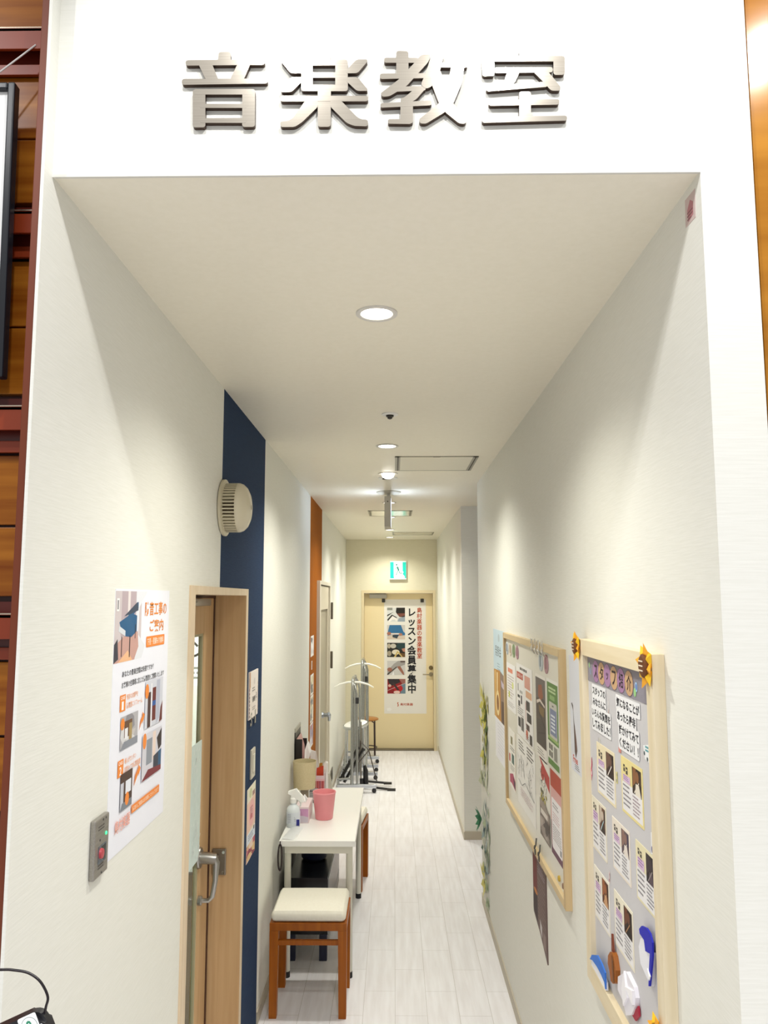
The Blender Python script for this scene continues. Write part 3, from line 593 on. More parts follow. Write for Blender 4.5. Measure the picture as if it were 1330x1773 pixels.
t = thing('light_switch', 'tall pale switch plate on the navy wall band', 'switch', (XL, 3.58, 1.155))
obj('plate', box(BM(), XL, XL + .008, 3.535, 3.63, 1.158, 1.285, .002), mat('C9C2B2', .35), t); obj('rocker', box(BM(), XL + .008, XL + .012, 3.562, 3.604, 1.185, 1.262, .002), mat('DAD4C6', .3), t)
s = Sheet('event_flyer', 'L', (XL, 3.484, 1.125), .205, .31, 100, 150, 'F2E8D8', thick=.0008)
s.rect(0, 0, 100, 25, 'EDEAD2'); s.ell(40, 14, 16, 10, 'CFCFA4'); s.rect(62, 16, 92, 26, 'A47C72'); s.poly([(0, 30), (100, 26), (100, 90), (0, 92)], 'F0CDB8'); s.ell(55, 58, 34, 28, 'F2B8B4'); s.rect(38, 44, 66, 70, 'C86A6E'); s.text('体験', 40, 46, 64, 60, 'F6E2DC', .02); s.rect(0, 94, 100, 116, 'DCE2EC'); s.lines(20, 98, 90, 112, 3, '8A94A8', .5, 6); s.photo(0, 116, 100, 150, ['B8505E', 'E2C08A', 'D8808A', '8E2E42', 'F0D8C8'], 4, 9); s.rect(78, 92, 90, 100, '3A3A42')
s.done(None, 'pink and cream event flyer on the navy band below the switch', 'flyer')

# on the orange band
for y0, w_, zt, h_, lb, cs, sd in ((6.02, .22, 1.668, .158, 'small white notice, uppermost on the orange wall band', ['EDEBEA', 'C8C4C8', '5A565A', 'FFFFFF'], 1),
                      (6.085, .06, 1.475, .065, 'tiny white label strip on the orange wall band', ['E8E2D8', 'BEB8AE'], 2),
                      (6.03, .22, 1.372, .155, 'white picture card below the label strip on the orange band', ['EFEAE0', '8E8A84', 'DCD0A8', '6A6660'], 3),
                      (6.03, .22, 1.212, .20, 'yellowish picture sheet on the orange band, second from the bottom', ['EEE6C8', '9A9A98', 'F4F0E0', '6E6C70'], 5),
                      (6.02, .225, 1.005, .18, 'violet-toned photo sheet, lowest on the orange band', ['B8A4B8', 'E8E4EC', 'C0685A', '8A86A8'], 8)):
    s = Sheet('notice', 'L', (XL, y0, zt), w_, h_, 100, 100 * h_ / w_, 'F2F0EE', thick=.0008); s.photo(8, 6, 92, 100 * h_ / w_ - 6, cs, sd, 6); s.done(None, lb, 'notice', 'notices on the orange wall band')
t = thing('wall_outlet', 'small dark-edged outlet plate low on the left wall behind the table', 'outlet', (XL, 8.09, .12))
obj('plate', box(BM(), XL, XL + .008, 7.99, 8.19, .13, .25, .002), mat('6A6458', .5), t); obj('socket', box(BM(), XL + .008, XL + .011, 8.04, 8.14, .16, .22, .001), mat('3A3630', .5), t)

# ------------------------------------------------------------------ right wall: whiteboard and staff board
t = thing('whiteboard', 'white magnetic board in a thin wooden frame on the right wall, the farther board', 'board', (XR, 3.30, .955))
y0, y1, z0, z1 = 2.629, 3.985, .955, 1.783
for a in (y0, y1 - .028): obj('stile', box(BM(), .548, XR, a, a + .028, z0, z1, .001), PINED, t)
for a in (z0, z1 - .026): obj('rail', box(BM(), .548, XR, y0 + .028, y1 - .028, a, a + .026, .001), PINEDH, t)
obj('panel', box(BM(), .560, XR - .001, y0 + .028, y1 - .028, z0 + .026, z1 - .026), mat('DEDBD0', .3), t)
XB = .5595
def wb(name, y, yb, zt, zb, col=PAPER, **k): return Sheet(name, 'R', (XB, y, zt), y - yb, zt - zb, 100, 100 * (zt - zb) / (y - yb), col, thick=.0007, **k)
s = wb('notice_sheet', 3.950, 3.665, 1.640, 1.42, 'F0EEEC'); s.rect(16, 8, 70, 15, 'E08A70'); s.lines(12, 20, 90, 60, 9, 'C4B8B4', .4, 3); s.ell(28, 52, 7, 6, 'C2C83A'); s.ell(70, 34, 9, 6, 'DDE08A'); s.lines(14, 64, 86, 73, 3, 'B4B2B0', .4, 5)
s.done(None, 'white notice with orange heading, farthest upper sheet on the whiteboard', 'sheet', 'sheets on the whiteboard')
s = wb('notice_sheet', 3.630, 3.225, 1.662, 1.348, 'EFEDEA'); s.rect(2, 9, 44, 16, 'B8503C'); s.text('お知らせ', 6, 10.5, 40, 14.5, 'F0DCD4', .01); s.lines(24, 3, 92, 7, 1, '6E6C68', .7, 2); s.rect(54, 9, 88, 22, 'D8A090'); s.rect(60, 24, 96, 31, 'DDB08E'); s.line(50, 6, 50, 76, .6, 'C8C4C0')
for q in ((8, 22, 12, 30, '4A4844'), (20, 28, 40, 31, 'B8B6B2'), (6, 34, 22, 37, '2E2C2A'), (28, 33, 36, 42, '3A3836'), (10, 40, 22, 46, '4A4846'), (62, 34, 84, 44, '3E3A38'), (58, 36, 60, 60, 'C87868'), (66, 46, 92, 55, '3A3634'), (60, 58, 80, 64, '5A4A48'), (8, 58, 24, 68, '3C3A38'), (28, 56, 44, 70, '6A6866'), (80, 66, 94, 76, '4A4440')): s.rect(*q)
s.ell(64, 69, 6, 5, 'C45A3A'); s.lines(6, 47, 46, 56, 4, '8A8886', .4, 4); s.lines(56, 70, 78, 76, 3, '9A9896', .4, 7)
s.done(None, 'wide white notice with two columns of print, upper middle of the whiteboard', 'sheet', 'sheets on the whiteboard')
s = wb('concert_poster', 3.150, 2.945, 1.660, 1.345, 'ECE8E0'); s.rect(2, 6, 98, 130, '564A42'); s.poly([(2, 6), (98, 6), (98, 44), (60, 40), (2, 46)], '6A625E'); s.poly([(30, 20), (64, 16), (76, 38), (50, 48), (26, 40)], '94583A'); s.poly([(10, 50), (44, 44), (90, 52), (90, 56), (44, 49), (12, 56)], 'D8CCC0'); s.poly([(30, 56), (84, 58), (78, 74), (40, 72)], '7A6238'); s.line(34, 70, 92, 92, 3, '2C2420'); s.poly([(4, 84), (60, 80), (98, 98), (98, 126), (4, 126)], '4C443E'); s.line(20, 110, 90, 100, 2, '3A322E'); s.lines(10, 136, 92, 150, 3, 'A09A92', .4, 2)
s.done(None, 'dark brown concert poster in the upper row of the whiteboard', 'poster', 'sheets on the whiteboard')
s = wb('app_flyer', 2.918, 2.722, 1.664, 1.36, 'ECEBE4'); s.rect(2, 6, 98, 112, '5E8440'); s.lines(16, 14, 86, 26, 2, 'C4D8A8', .6, 3); s.rect(26, 28, 70, 36, '8EB070'); s.rect(18, 40, 88, 104, 'C6C4BA', 6); s.rect(26, 52, 84, 98, '7C86A4'); s.rect(46, 45, 60, 47.5, '5A5A58')
for k in range(5): s.rect(34, 62 + k * 6.5, 70, 65.5 + k * 6.5, 'DCE2EA')
s.rect(4, 103, 96, 108, '9CB86C'); s.rect(8, 113, 96, 142, 'D9D8CC')
for a, b in ((12, 116), (30, 116), (12, 129), (30, 129)): s.rect(a, b, a + 14, b + 10, '5E5C54')
s.rect(56, 116, 84, 140, '8A887E'); s.rect(2, 143, 98, 154, '5E8440')
s.done(None, 'green flyer with a picture of a phone in the upper row of the whiteboard', 'flyer', 'sheets on the whiteboard')
s = wb('event_sheet', 3.914, 3.712, 1.330, 1.058, 'EFECE4'); s.line(97, 2, 97, 132, 4, 'E0C8A0'); s.rect(30, 16, 60, 34, '8A8462'); s.rect(44, 54, 80, 76, '55706A'); s.rect(4, 60, 22, 78, 'B83A34'); s.lines(20, 40, 90, 50, 2, '8A8884', .5, 1); s.lines(20, 82, 90, 96, 3, '9A9894', .4, 3); s.poly([(10, 108), (60, 98), (94, 110), (94, 130), (40, 124), (10, 126)], 'B04A66'); s.poly([(60, 104), (94, 112), (94, 130), (70, 122)], '5A2A4A')
s.done(None, 'small sheet with a red-violet picture, lower left corner of the whiteboard', 'sheet', 'sheets on the whiteboard')
s = wb('sketch_print', 3.650, 3.200, 1.340, 1.045, 'EFEDE8'); s.lines(10, 3, 46, 14, 4, '6A6866', .5, 2); s.lines(58, 2, 94, 14, 4, '5A5654', .5, 8)
R_ = random.Random(11)
for k in range(34): a, b = R_.uniform(4, 40), R_.uniform(16, 34); s.line(a, b, a + R_.uniform(-3, 6), b + R_.uniform(2, 9), .7, R_.choice(['8A8886', 'A8A6A4', '6E6C6A']))
for k in range(30): a, b = R_.uniform(52, 92), R_.uniform(12, 40); s.line(a, b, a + R_.uniform(-6, 6), b + R_.uniform(1, 6), .7, R_.choice(['9A9896', '7A7876', 'B0AEAC']))
s.line(8, 42, 30, 44, .8, '8A8886'); s.line(30, 44, 48, 38, .8, '8A8886'); s.line(48, 38, 96, 44, 1, '8E8C8A'); s.lines(20, 47, 90, 56, 4, 'D0B8BC', .3, 5)
s.done(None, 'large sheet with two grey pencil drawings, lower middle of the whiteboard', 'drawing', 'sheets on the whiteboard')
s = wb('festival_flyer', 3.098, 2.908, 1.350, 1.062, 'E6E2D8'); s.poly([(0, 0), (100, 22), (100, 52), (60, 40)], 'B43A34'); s.ell(30, 28, 18, 14, 'B8403A')
R_ = random.Random(4)
for k in range(46): a, b = R_.uniform(4, 70), R_.uniform(20, 74); s.line(a, b, a + R_.uniform(-6, 8), b + R_.uniform(2, 7), 1.6, R_.choice(['2E2C24', '45443A', '3A3626']))
for k in range(9): s.ell(R_.uniform(10, 80), R_.uniform(60, 80), 5, 4, R_.choice(['A89A3A', 'C2B65A', '6A6A34']))
s.poly([(0, 80), (100, 92), (100, 151), (0, 151)], '7A6E66'); s.poly([(0, 80), (60, 82), (100, 100), (100, 110), (0, 92)], '9A8E84'); s.rect(10, 98, 80, 108, 'D8D2CA'); s.photo(4, 112, 96, 148, ['6E625C', '9A8E86', '544A46', 'B0A49C'], 6, 8)
s.done(None, 'flyer with a dark tree drawing and red corner in the lower row of the whiteboard', 'flyer', 'sheets on the whiteboard')
s = wb('pink_form', 2.892, 2.695, 1.348, 1.058, 'D8A8A4'); s.rect(0, 0, 100, 30, 'B0432A'); s.rect(0, 132, 100, 147, '6E4A5C'); s.rect(0, 90, 5, 147, '6E4A5C'); s.rect(95, 90, 100, 147, '6E4A5C'); s.rect(8, 48, 92, 136, 'EEEAEC', 6); s.lines(18, 56, 82, 66, 2, '9A9698', .5, 2); s.lines(18, 72, 86, 90, 4, 'C8A0A4', .35, 6); s.lines(16, 94, 88, 122, 7, '7A767A', .35, 9); s.rect(74, 122, 86, 132, '8A868A')
s.done(None, 'pink form with an orange-red top, lower right corner of the whiteboard', 'form', 'sheets on the whiteboard')
def oval_tag(y, z, w_, h_, c1, c2, lb, grp):
    s = Sheet('oval_tag', 'R', (XB, y + w_ / 2, z + h_ / 2), w_, h_, 10, 10, c1, thick=.0025, outline=[(5 + 5 * math.cos(2 * PI * i / 20), 5 - 5 * math.sin(2 * PI * i / 20)) for i in range(20)])
    s.rect(3.2, 2.6, 6.8, 7.6, c2); s.ell(5, 2.6, 1.8, 1.4, c2); return s.done(None, lb, 'tag', grp)
for y, c1, c2, lb in ((3.916, 'C8D0D8', '4A525E', 'blue-grey oval tag, farthest of the four at the top of the whiteboard'), (3.806, 'D8CBB8', '8A6A40', 'beige and brown oval tag, second from the far end of the whiteboard'),
                      (3.702, '8A9E74', '5C7048', 'green oval tag, third of the four at the top of the whiteboard'), (3.597, 'B48A96', '80525E', 'mauve oval tag, nearest of the four at the far top of the whiteboard')):
    oval_tag(y, 1.709, .07, .062, c1, c2, lb, 'oval tags on the whiteboard')
for y, c1, c2, lb in ((3.025, 'BCC4C8', '7A848C', 'grey oval key tag hanging from the hooks at the top of the whiteboard'), (2.917, 'B08A90', '8E6268', 'pink oval key tag hanging from the hooks at the top of the whiteboard')):
    oval_tag(y, 1.712, .075, .07, c1, c2, lb, 'key tags on the hooks')
for k, (y, lb) in enumerate(((3.14, 'farthest clear key ring hook over the whiteboard frame'), (3.07, 'second clear key ring hook over the whiteboard frame'), (3.0, 'key ring hook above the grey oval tag'), (2.93, 'key ring hook above the pink oval tag'))):
    bm = BM(); pts = arc((.545, y, 1.775), .016, 0, 330, 14, 'YZ', 1.3); tube(bm, pts, .0022, 6); tube(bm, [(.545, y, 1.755), (.552, y + .01, 1.745), (XB - .002, y + .004, 1.735)], .0022, 6)
    tag(obj('key_ring', bm, mat('D8D6D0', .2, .5), None, True), lb, 'hook', 'key ring hooks')
for y, lb in ((3.17, 'farther dark clip on the bottom frame of the whiteboard'), (3.09, 'nearer dark clip on the bottom frame of the whiteboard')):
    bm = BM(); tube(bm, [(.553, y, 1.022), (.548, y - .012, 1.0), (.544, y - .004, .985), (.547, y + .008, .992)], .003, 6); box(bm, .545, .5475, y - .012, y + .012, .962, .985, .001)
    tag(obj('board_clip', bm, mat('4A4844', .4, .4), None, True), lb, 'clip', 'clips on the whiteboard frame')
for y, c_, lb in ((2.77, 'B89A3A', 'yellow round magnet at the lower right of the whiteboard'), (2.70, '8A6A58', 'brown round magnet in the lower right corner of the whiteboard')):
    bm = BM(); lathe(bm, (.560, y, 1.008), [(.010, 0), (.010, -.005), (.007, -.007), (0, -.0075)], 'X', 18); tag(obj('round_magnet', bm, mat(c_, .4), None, True), lb, 'magnet', 'magnets on the whiteboard')

s = Sheet('recital_poster', 'R', (XR, 4.536, 1.782), .43, .484, 100, 112, 'C8DCE6', thick=.0008)
s.ell(54, 10, 8, 5, 'B4C4CC'); s.text('発表会', 18, 20, 74, 34, '5A6A74', .01); s.lines(36, 42, 70, 52, 3, '9AB0BC', .4, 2); s.poly([(2, 52), (60, 50), (66, 112), (2, 112)], 'C08838'); s.poly([(60, 50), (100, 54), (100, 112), (66, 112)], '8A7468'); s.poly([(8, 54), (22, 52), (20, 112), (8, 112)], 'E0B468'); s.poly([(30, 54), (40, 54), (36, 80), (28, 80)], 'F2DCA8'); s.ell(36, 92, 17, 16, 'F0D9A0'); s.ell(36, 92, 11, 10, '8C5A20'); s.poly([(70, 60), (96, 64), (92, 70), (74, 68)], 'C8BCCC'); s.poly([(70, 86), (100, 84), (100, 112), (70, 112)], '5C463C')
s.done(None, 'light blue recital poster with golden instrument, beyond the whiteboard', 'poster')
s = Sheet('plain_sheet', 'R', (XR, 4.50, 1.296), .42, .215, 100, 52, 'EEEDF2', thick=.0008); s.lines(24, 4, 92, 46, 10, 'DADAE2', .35, 4); s.poly([(0, 44), (4, 43), (4, 52), (0, 52)], 'FFFFFF')
s.done(None, 'plain white sheet of faint print under the light blue poster', 'sheet')
s = Sheet('trial_leaflet', 'R', (XR, 2.586, 1.77), .145, .36, 100, 248, 'DCDEE6', thick=.0008)
s.poly([(14, 106), (20, 102), (30, 108), (36, 140), (54, 176), (60, 200), (46, 218), (36, 206), (34, 170), (30, 120), (22, 112)], '3A2A26'); s.poly([(38, 150), (54, 178), (58, 196), (46, 212), (42, 190)], '6A4A40'); s.text('Free', 18, 214, 62, 230, 'C8503C', .025); s.lines(34, 232, 84, 244, 3, '5A5858', .4, 2)
s.done(None, 'white leaflet with a dark saxophone and the word Free, between the boards', 'leaflet')
s = Sheet('hanging_brochure', 'R', (XR, 3.345, .945), .28, .345, 100, 124, '6A5450', thick=.004, outline=[(2, 0), (94, 0), (100, 8), (100, 124), (50, 104), (2, 92), (0, 86)])
s.poly([(2, 2), (34, 2), (34, 56), (2, 56)], '6A1814'); s.poly([(2, 60), (34, 60), (34, 96), (2, 88)], '2A1216'); s.ell(22, 57, 14, 3.5, 'C47A2C'); s.lines(42, 8, 92, 26, 5, '9A8A92', .35, 2); s.lines(40, 32, 94, 92, 12, '85706A', .35, 5); s.poly([(52, 84), (66, 90), (66, 104), (52, 98)], 'C8C2C2'); s.rect(74, 92, 92, 112, '8A7670')
s.done(None, 'dark red and brown brochure hanging below the farther board', 'brochure')
s = Sheet('small_sticker', 'R', (XR, 1.452, 2.722), .05, .055, 10, 11, 'CDB8B4', thick=.0006, tilt=.05); s.poly([(2, 5), (5, 2), (8, 4), (8, 9), (3, 10)], 'B87A80'); s.lines(2, 6, 8, 10, 3, '7A4A50', .5, 3)
s.done(None, 'small pink and white sticker high in the near corner of the right wall', 'sticker')

# leafy paper decoration on the far edge of the near right wall
t = thing('leaf_garland', 'tall yellow-green paper leaf decoration at the far edge of the right wall', 'garland', (XR, 5.06, .05))
R_ = random.Random(9)
def leaves(n, z0, z1, col, sz, ya=4.86, yb=5.17):
    bm = BM()
    for k in range(n):
        L = sz * R_.uniform(.7, 1.3); z_ = z0 + (z1 - z0) * R_.random(); y_ = R_.uniform(ya, yb); a = R_.uniform(0, 2 * PI)
        d = Vector((R_.uniform(-.18, -.02), math.cos(a), math.sin(a) * 1.4)).normalized() * L; q = d.cross(Vector((1, 0, 0))).normalized() * L * .26
        p = Vector((XR - R_.uniform(.001, .010), y_, z_))
        prism(bm, [p, p + d * .4 + q, p + d, p + d * .4 - q], (-.0008, 0, 0))
    obj('leaf_cluster', bm, mat(col, .6), t)['kind'] = 'stuff'
leaves(30, 1.36, .98, 'CFC860', .10); leaves(14, 1.30, .95, '7E8A38', .09, 4.88, 5.02); leaves(10, 1.2, .9, '4E6A3A', .07); leaves(12, .92, .72, 'C2C8A8', .09); leaves(14, .72, .22, '8A9EA0', .09, 4.9, 5.1); leaves(14, .80, .25, 'B4C2A0', .09); leaves(9, .60, .30, '4E6E5E', .07); leaves(10, .24, .12, 'D2CA66', .09, 5.0, 5.18); leaves(8, .20, .10, 'A2B48A', .08, 4.9, 5.0)
bm = BM()
for k in range(9):
    a = 2 * PI * k / 9; p = Vector((.562, 5.22, .54)); d = Vector((-.45, math.cos(a), math.sin(a))).normalized() * .085; q = d.cross(Vector((1, 0, 0))).normalized() * .022
    prism(bm, [p - q * .3, p + d * .5 + q, p + d, p + d * .5 - q], (-.0015, 0, 0))
obj('rosette', bm, mat('2E7A56', .55), t)

# staff board
t = thing('staff_board', 'grey felt board in a pale pine frame on the right wall, the nearer board', 'board', (XR, 2.0, .86))
y0, y1, z0, z1 = 1.674, 2.337, .893, 1.834
for a in (y0, y1 - .045): obj('stile', box(BM(), .543, XR, a, a + .045, z0, z1, .0012), PINE, t)
for a, b in ((z0, z0 + .05), (z1 - .045, z1)): obj('rail', box(BM(), .543, XR, y0 + .045, y1 - .045, a, b, .0012), PINEH, t)
obj('panel', box(BM(), .559, XR - .001, y0 + .045, y1 - .045, z0 + .05, z1 - .045), mat('CBC9CC', .7), t)
XS = .5588
def sb(name, y, yb, zt, zb, W, col=PAPER, **k): return Sheet(name, 'R', (XS, y, zt), y - yb, zt - zb, W, W * (zt - zb) / (y - yb), col, **k)
s = sb('title_strip', 2.290, 1.7215, 1.786, 1.718, 100, '85808A', thick=.0008)
H = s.H
s.rect(1.5, 3.8, 90, H, '8E8A96')
for k, (x, ch) in enumerate(zip((16, 26.5, 36.5, 47.5, 58.5, 70), 'スタッフ紹介')):
    c_ = 'A67CA6' if k % 2 == 0 else 'C8A27A'
    s.ell(x, H * .52, 6.3, 5.5, '6A5664'); s.ell(x - .2, H * .52, 5.9, 5.2, c_)
for k, (x, ch) in enumerate(zip((16, 26.5, 36.5, 47.5, 58.5, 70), 'スタッフ紹介')):
    q = 2.0 if ch == 'ッ' else 3.2
    s.text(ch, x - q, H * .52 - q * (.7 if ch == 'ッ' else 1), x + q, H * .52 + q, '24161C', .02)
s.ell(4, 4, 1.2, 1.4, '9CC48C'); s.line(5, 5.5, 6.5, 8.5, .8, '8EB4D8'); s.ell(80, 6.6, 1.6, 2, 'A8CCF0'); s.ell(80, 6.6, 1.0, 1.3, '5A7AC0'); s.ell(78, 9, 1.6, 1.8, '9AD08A')
s.done(None, 'grey title strip with purple and tan circles, top of the pine-framed board', 'title strip')
DK = '181828'
s = sb('lettering_cutout', 2.256, 2.062, 1.712, 1.586, 100, outline=False, thick=.0012); s.h = .126; s.H = 65; HW = 'F1F1F4'
rows = (('スタッフの', 8, 76, 2, 14), ('みなさんに', 8, 76, 18, 29), ('いろんな質問を', 2, 98, 33, 45), ('してみました！', 4, 97, 48, 61))
for tx, a, b, c_, d in rows: s.rect(a - 3, c_ - 3, b + 3, d + 3, HW, 3)
for tx, a, b, c_, d in rows: s.text(tx, a, c_, b, d, DK, .035)
s.done(None, 'white cut-out with four lines of dark lettering, far side of the pine-framed board', 'lettering', 'lettering cut-outs')
s = sb('lettering_cutout', 2.012, 1.812, 1.713, 1.580, 100, outline=False, thick=.0012); s.H = 66
rows = (('気になることが', 4, 96, 3, 15), ('あったら是非', 6, 80, 19, 31), ('話かけてみて', 12, 90, 35, 47), ('ください！！', 12, 88, 50, 62))
for tx, a, b, c_, d in rows: s.rect(a - 3, c_ - 3, b + 3, d + 3, HW, 3)
for tx, a, b, c_, d in rows: s.text(tx, a, c_, b, d, DK, .035)
s.done(None, 'white cut-out with four lines of dark lettering, near side of the pine-framed board', 'lettering', 'lettering cut-outs')
CARDS = [(2.215, 2.040, 1.560, 1.425, 'EDE0BE', ['3A2620', '6A4A3C', 'E8E0DA', '2A1A16'], 'staff card, far side of the top row, brown photo', 1),
         (1.982, 1.816, 1.568, 1.436, 'EBDB98', ['2C1C14', '8A5A34', 'E8E0D0', '4A3220'], 'yellow staff card, near side of the top row', 2),
         (2.286, 2.140, 1.400, 1.260, 'EAE2CE', ['6A4A38', 'C8B8A8', 'B8DCE8', '2E2420'], 'staff card with a pale blue patch in its photo, far end of the middle row', 3),
         (2.080, 1.931, 1.398, 1.272, 'ECE2D4', ['5A4A52', '8A6A60', 'E6DCD2', '3A3250'], 'staff card in the centre of the middle row', 4),
         (1.885, 1.748, 1.398, 1.268, 'E8DFBA', ['1E161C', '3A2E34', '9A9290', '5A4A52'], 'staff card with a dark photo, near end of the middle row', 5),
         (2.282, 2.131, 1.214, 1.078, 'ECE6D8', ['5A2A14', '9A5A30', 'C89A70', '2E140A'], 'staff card with a reddish-brown photo, far side of the bottom row', 6),
         (2.084, 1.928, 1.218, 1.084, 'EDE6D2', ['2E160C', '6A3A20', 'A87A50', '180C08'], 'staff card with a dark brown photo, centre of the bottom row', 7)]
for y, yb, zt, zb, c_, cols, lb, sd in CARDS:
    s = sb('staff_card', y, yb, zt, zb, 100, c_, thick=.0012); H = s.H
    s.rect(4, H * .44, 96, H - 4, 'EDEBEC'); s.rect(54, 5, 95, H * .52, cols[0])
    s.poly([(58, 5), (72, 5), (70, H * .3), (56, H * .4)], cols[1]); s.ell(77, H * .2, 7, 8, cols[1]); s.poly([(66, H * .52), (70, H * .32), (84, H * .32), (93, H * .52)], cols[3] if sd % 2 else cols[2]); s.line(62, H * .5, 84, H * .28, 2.2, cols[2]); s.rect(88, 8, 94, H * .3, cols[3])
    for q in ((12, 10, 20, 20), (24, 12, 33, 22)): s.rect(*q, '4A4440'); s.rect(q[0] + 2, q[1] + 3, q[2] - 2, q[1] + 5, c_)
    s.rect(10, 24, 44, H * .43, 'D8BEDA'); s.lines(12, 25, 42, H * .41, 3, '8A5A9A', .4, sd)
    s.lines(8, H * .48, 46, H - 8, 5, '8E8A90', .35, sd + 9); s.lines(54, H * .56, 92, H - 6, 6, 'A08A94' if sd == 2 else '86828A', .35, sd + 20)
    s.done(None, lb, 'staff card', 'staff cards on the pine-framed board')
def sticker(y, z, w_, h_, draw, lb):
    s = Sheet('note_sticker', 'R', (XS, y + w_ / 2, z + h_ / 2), w_, h_, 10, 10, outline=False, thick=.0008); draw(s); s.done(None, lb, 'sticker', 'music note stickers')
def note(col, bg='F0F0F2'):
    def f(s): s.poly([(2, 1), (9, 0), (9, 10), (1, 10)], bg); s.ell(4, 8, 2, 1.4, col); s.line(5.6, 8, 5.6, 1.5, .9, col); s.line(5.6, 1.8, 8, 3.4, .9, col)
    return f
def clef(s): s.line(4, 10, 6, 1, 1.2, 'C8345E'); s.line(6, 1, 8, 3, 1.2, 'C8345E'); s.line(8, 3, 3, 6, 1.2, 'C8345E'); s.ell(5, 7, 2.6, 1.6, 'D8688A'); s.ell(5, 7, 1.4, .8, 'E8E0E4')
sticker(2.280, 1.475, .03, .07, clef, 'pink treble clef sticker at the far edge of the pine-framed board')
sticker(2.026, 1.505, .02, .03, note('8A8A8A', 'E2D890'), 'yellow note sticker between the two top staff cards')
sticker(1.783, 1.612, .05, .04, lambda s: (s.poly([(1, 2), (9, 0), (9, 10), (3, 9)], 'EEF0F2'), s.rect(4, 1.5, 8.5, 2.6, '5AA0A8'), s.rect(4, 3.4, 8.5, 4.4, '5AA0A8'), s.ell(2.6, 6, 1, 1.2, '3A4A50'), s.ell(6.6, 8.4, 1, 1.2, '3A4A50')), 'white sticker with teal double note at the near edge of the board')
sticker(1.765, 1.425, .02, .05, note('4A4A8A'), 'white and violet note sticker above the dark staff card')
sticker(2.125, 1.232, .016, .03, note('9A4A58', 'E6D4D4'), 'tiny red-brown note sticker between the lower staff cards')
sticker(2.188, 1.568, .02, .012, lambda s: (s.poly([(0, 0), (6, 0), (6, 10), (0, 10)], 'C0BEBC'), s.poly([(7, 0), (10, 0), (10, 10), (7, 10)], 'F2EEE4')), 'tiny pale tape strip above the brown-photo staff card')
sticker(1.990, 1.578, .022, .012, lambda s: s.poly([(0, 0), (10, 0), (10, 10), (0, 10)], 'D88A80'), 'tiny red tape strip above the yellow staff card')
sticker(2.085, 1.66, .02, .05, lambda s: (s.line(3, 9, 7, 4, 1.2, 'D89A80'), s.ell(4, 8.4, 2, 1, 'C8785A'), s.line(7, 5, 7, 0, .8, 'E8E2E0')), 'pale orange note sticker between the two lettering cut-outs')

# folded paper flowers and birds
def sunflower(y, z, r, lb, partial=False):
    x = .541
    t = thing('paper_sunflower', lb, 'paper flower', (x, y, z - r), 'folded paper sunflowers')
    bm = BM()
    for k in range(8):
        a = 2 * PI * k / 8 + .2; d = Vector((0, math.cos(a), math.sin(a))); q = Vector((0, -math.sin(a), math.cos(a)))
        p = Vector((x, y, z)); tip = p + d * r + Vector((-.004 if k % 2 else -.010, 0, 0)); b = .40 * r
        v = [bm.verts.new(p + d * .5 * r + q * b + Vector((0, 0, 0))), bm.verts.new(p + d * .5 * r - q * b), bm.verts.new(tip), bm.verts.new(p + d * .55 * r + Vector((-.010, 0, 0))), bm.verts.new(p)]
        for f in ((v[0], v[2], v[3]), (v[3], v[2], v[1]), (v[4], v[0], v[3]), (v[4], v[3], v[1]), (v[0], v[1], v[2]), (v[4], v[1], v[0])): bm.faces.new(f).material_index = 0 if k % 2 else 1
    obj('petals', bm, (mat('F4C21E', .5), mat('F0A828', .5)), t)
    bm = BM(); lathe(bm, (x - .010, y, z), [(.50 * r, .008), (.50 * r, 0), (.40 * r, -.003), (0, -.004)], 'X', 20); h = obj('flower_head', bm, mat('6A3A12', .6), t)
    bm = BM()
    for k in (-.2, 0, .2): box(bm, x - .0146, x - .0138, y - .26 * r, y + .26 * r, z + k * r - .0014, z + k * r + .0014)
    obj('seed_line', bm, mat('EAD8C0', .6), h)
sunflower(2.338, 1.812, .046, 'yellow paper sunflower on the far top corner of the pine frame')
sunflower(1.700, 1.808, .050, 'yellow paper sunflower on the near top corner of the pine frame')
sunflower(1.712, 1.060, .044, 'yellow paper sunflower low on the near stile of the pine frame')
def paper(name, lb, layers, cat, grp=None):
    pts = [p for l in layers for p in l[0]]
    t = thing(name, lb, cat, (XS, sum(p[0] for p in pts) / len(pts), min(p[1] for p in pts)), grp)
    for pts, x, th, col, nm in layers:
        bm = BM(); prism(bm, [(x, a, b) for a, b in pts], (th, 0, 0)); 
        obj(nm, bm, mat(col, .55), t)
paper('folded_paper_bird', 'blue and white folded paper bird resting on the bottom frame of the pine board', [
    ([(2.290, .945), (2.290, .958), (2.262, .968), (2.211, .973), (2.169, .972), (2.142, .965), (2.142, .945)], XS - .008, -.007, 'EEEEF4', 'white_body'),
    ([(2.290, .958), (2.265, .980), (2.207, 1.004), (2.165, 1.003), (2.130, .994), (2.131, .954), (2.140, .967), (2.169, .972), (2.211, .973), (2.262, .968)], XS - .015, -.004, '2E72D2', 'blue_back')], 'paper ornament', 'folded paper ornaments')
paper('folded_paper_cello', 'brown folded paper cello low on the pine board', [
    ([(2.099, 1.059), (2.121, 1.040), (2.126, 1.019), (2.112, 1.008), (2.102, .988), (2.082, .990), (2.059, 1.004), (2.052, 1.035), (2.068, 1.061), (2.083, 1.065)], XS, -.012, '9A5818', 'cello_body'),
    ([(2.093, 1.105), (2.089, 1.105), (2.081, 1.062), (2.098, 1.062)], XS - .004, -.005, '7A3A24', 'cello_neck'),
    ([(2.082, 1.058), (2.068, 1.050), (2.064, 1.0), (2.074, .996)], XS - .012, -.002, '6E4012', 'cello_side')], 'paper ornament', 'folded paper ornaments')
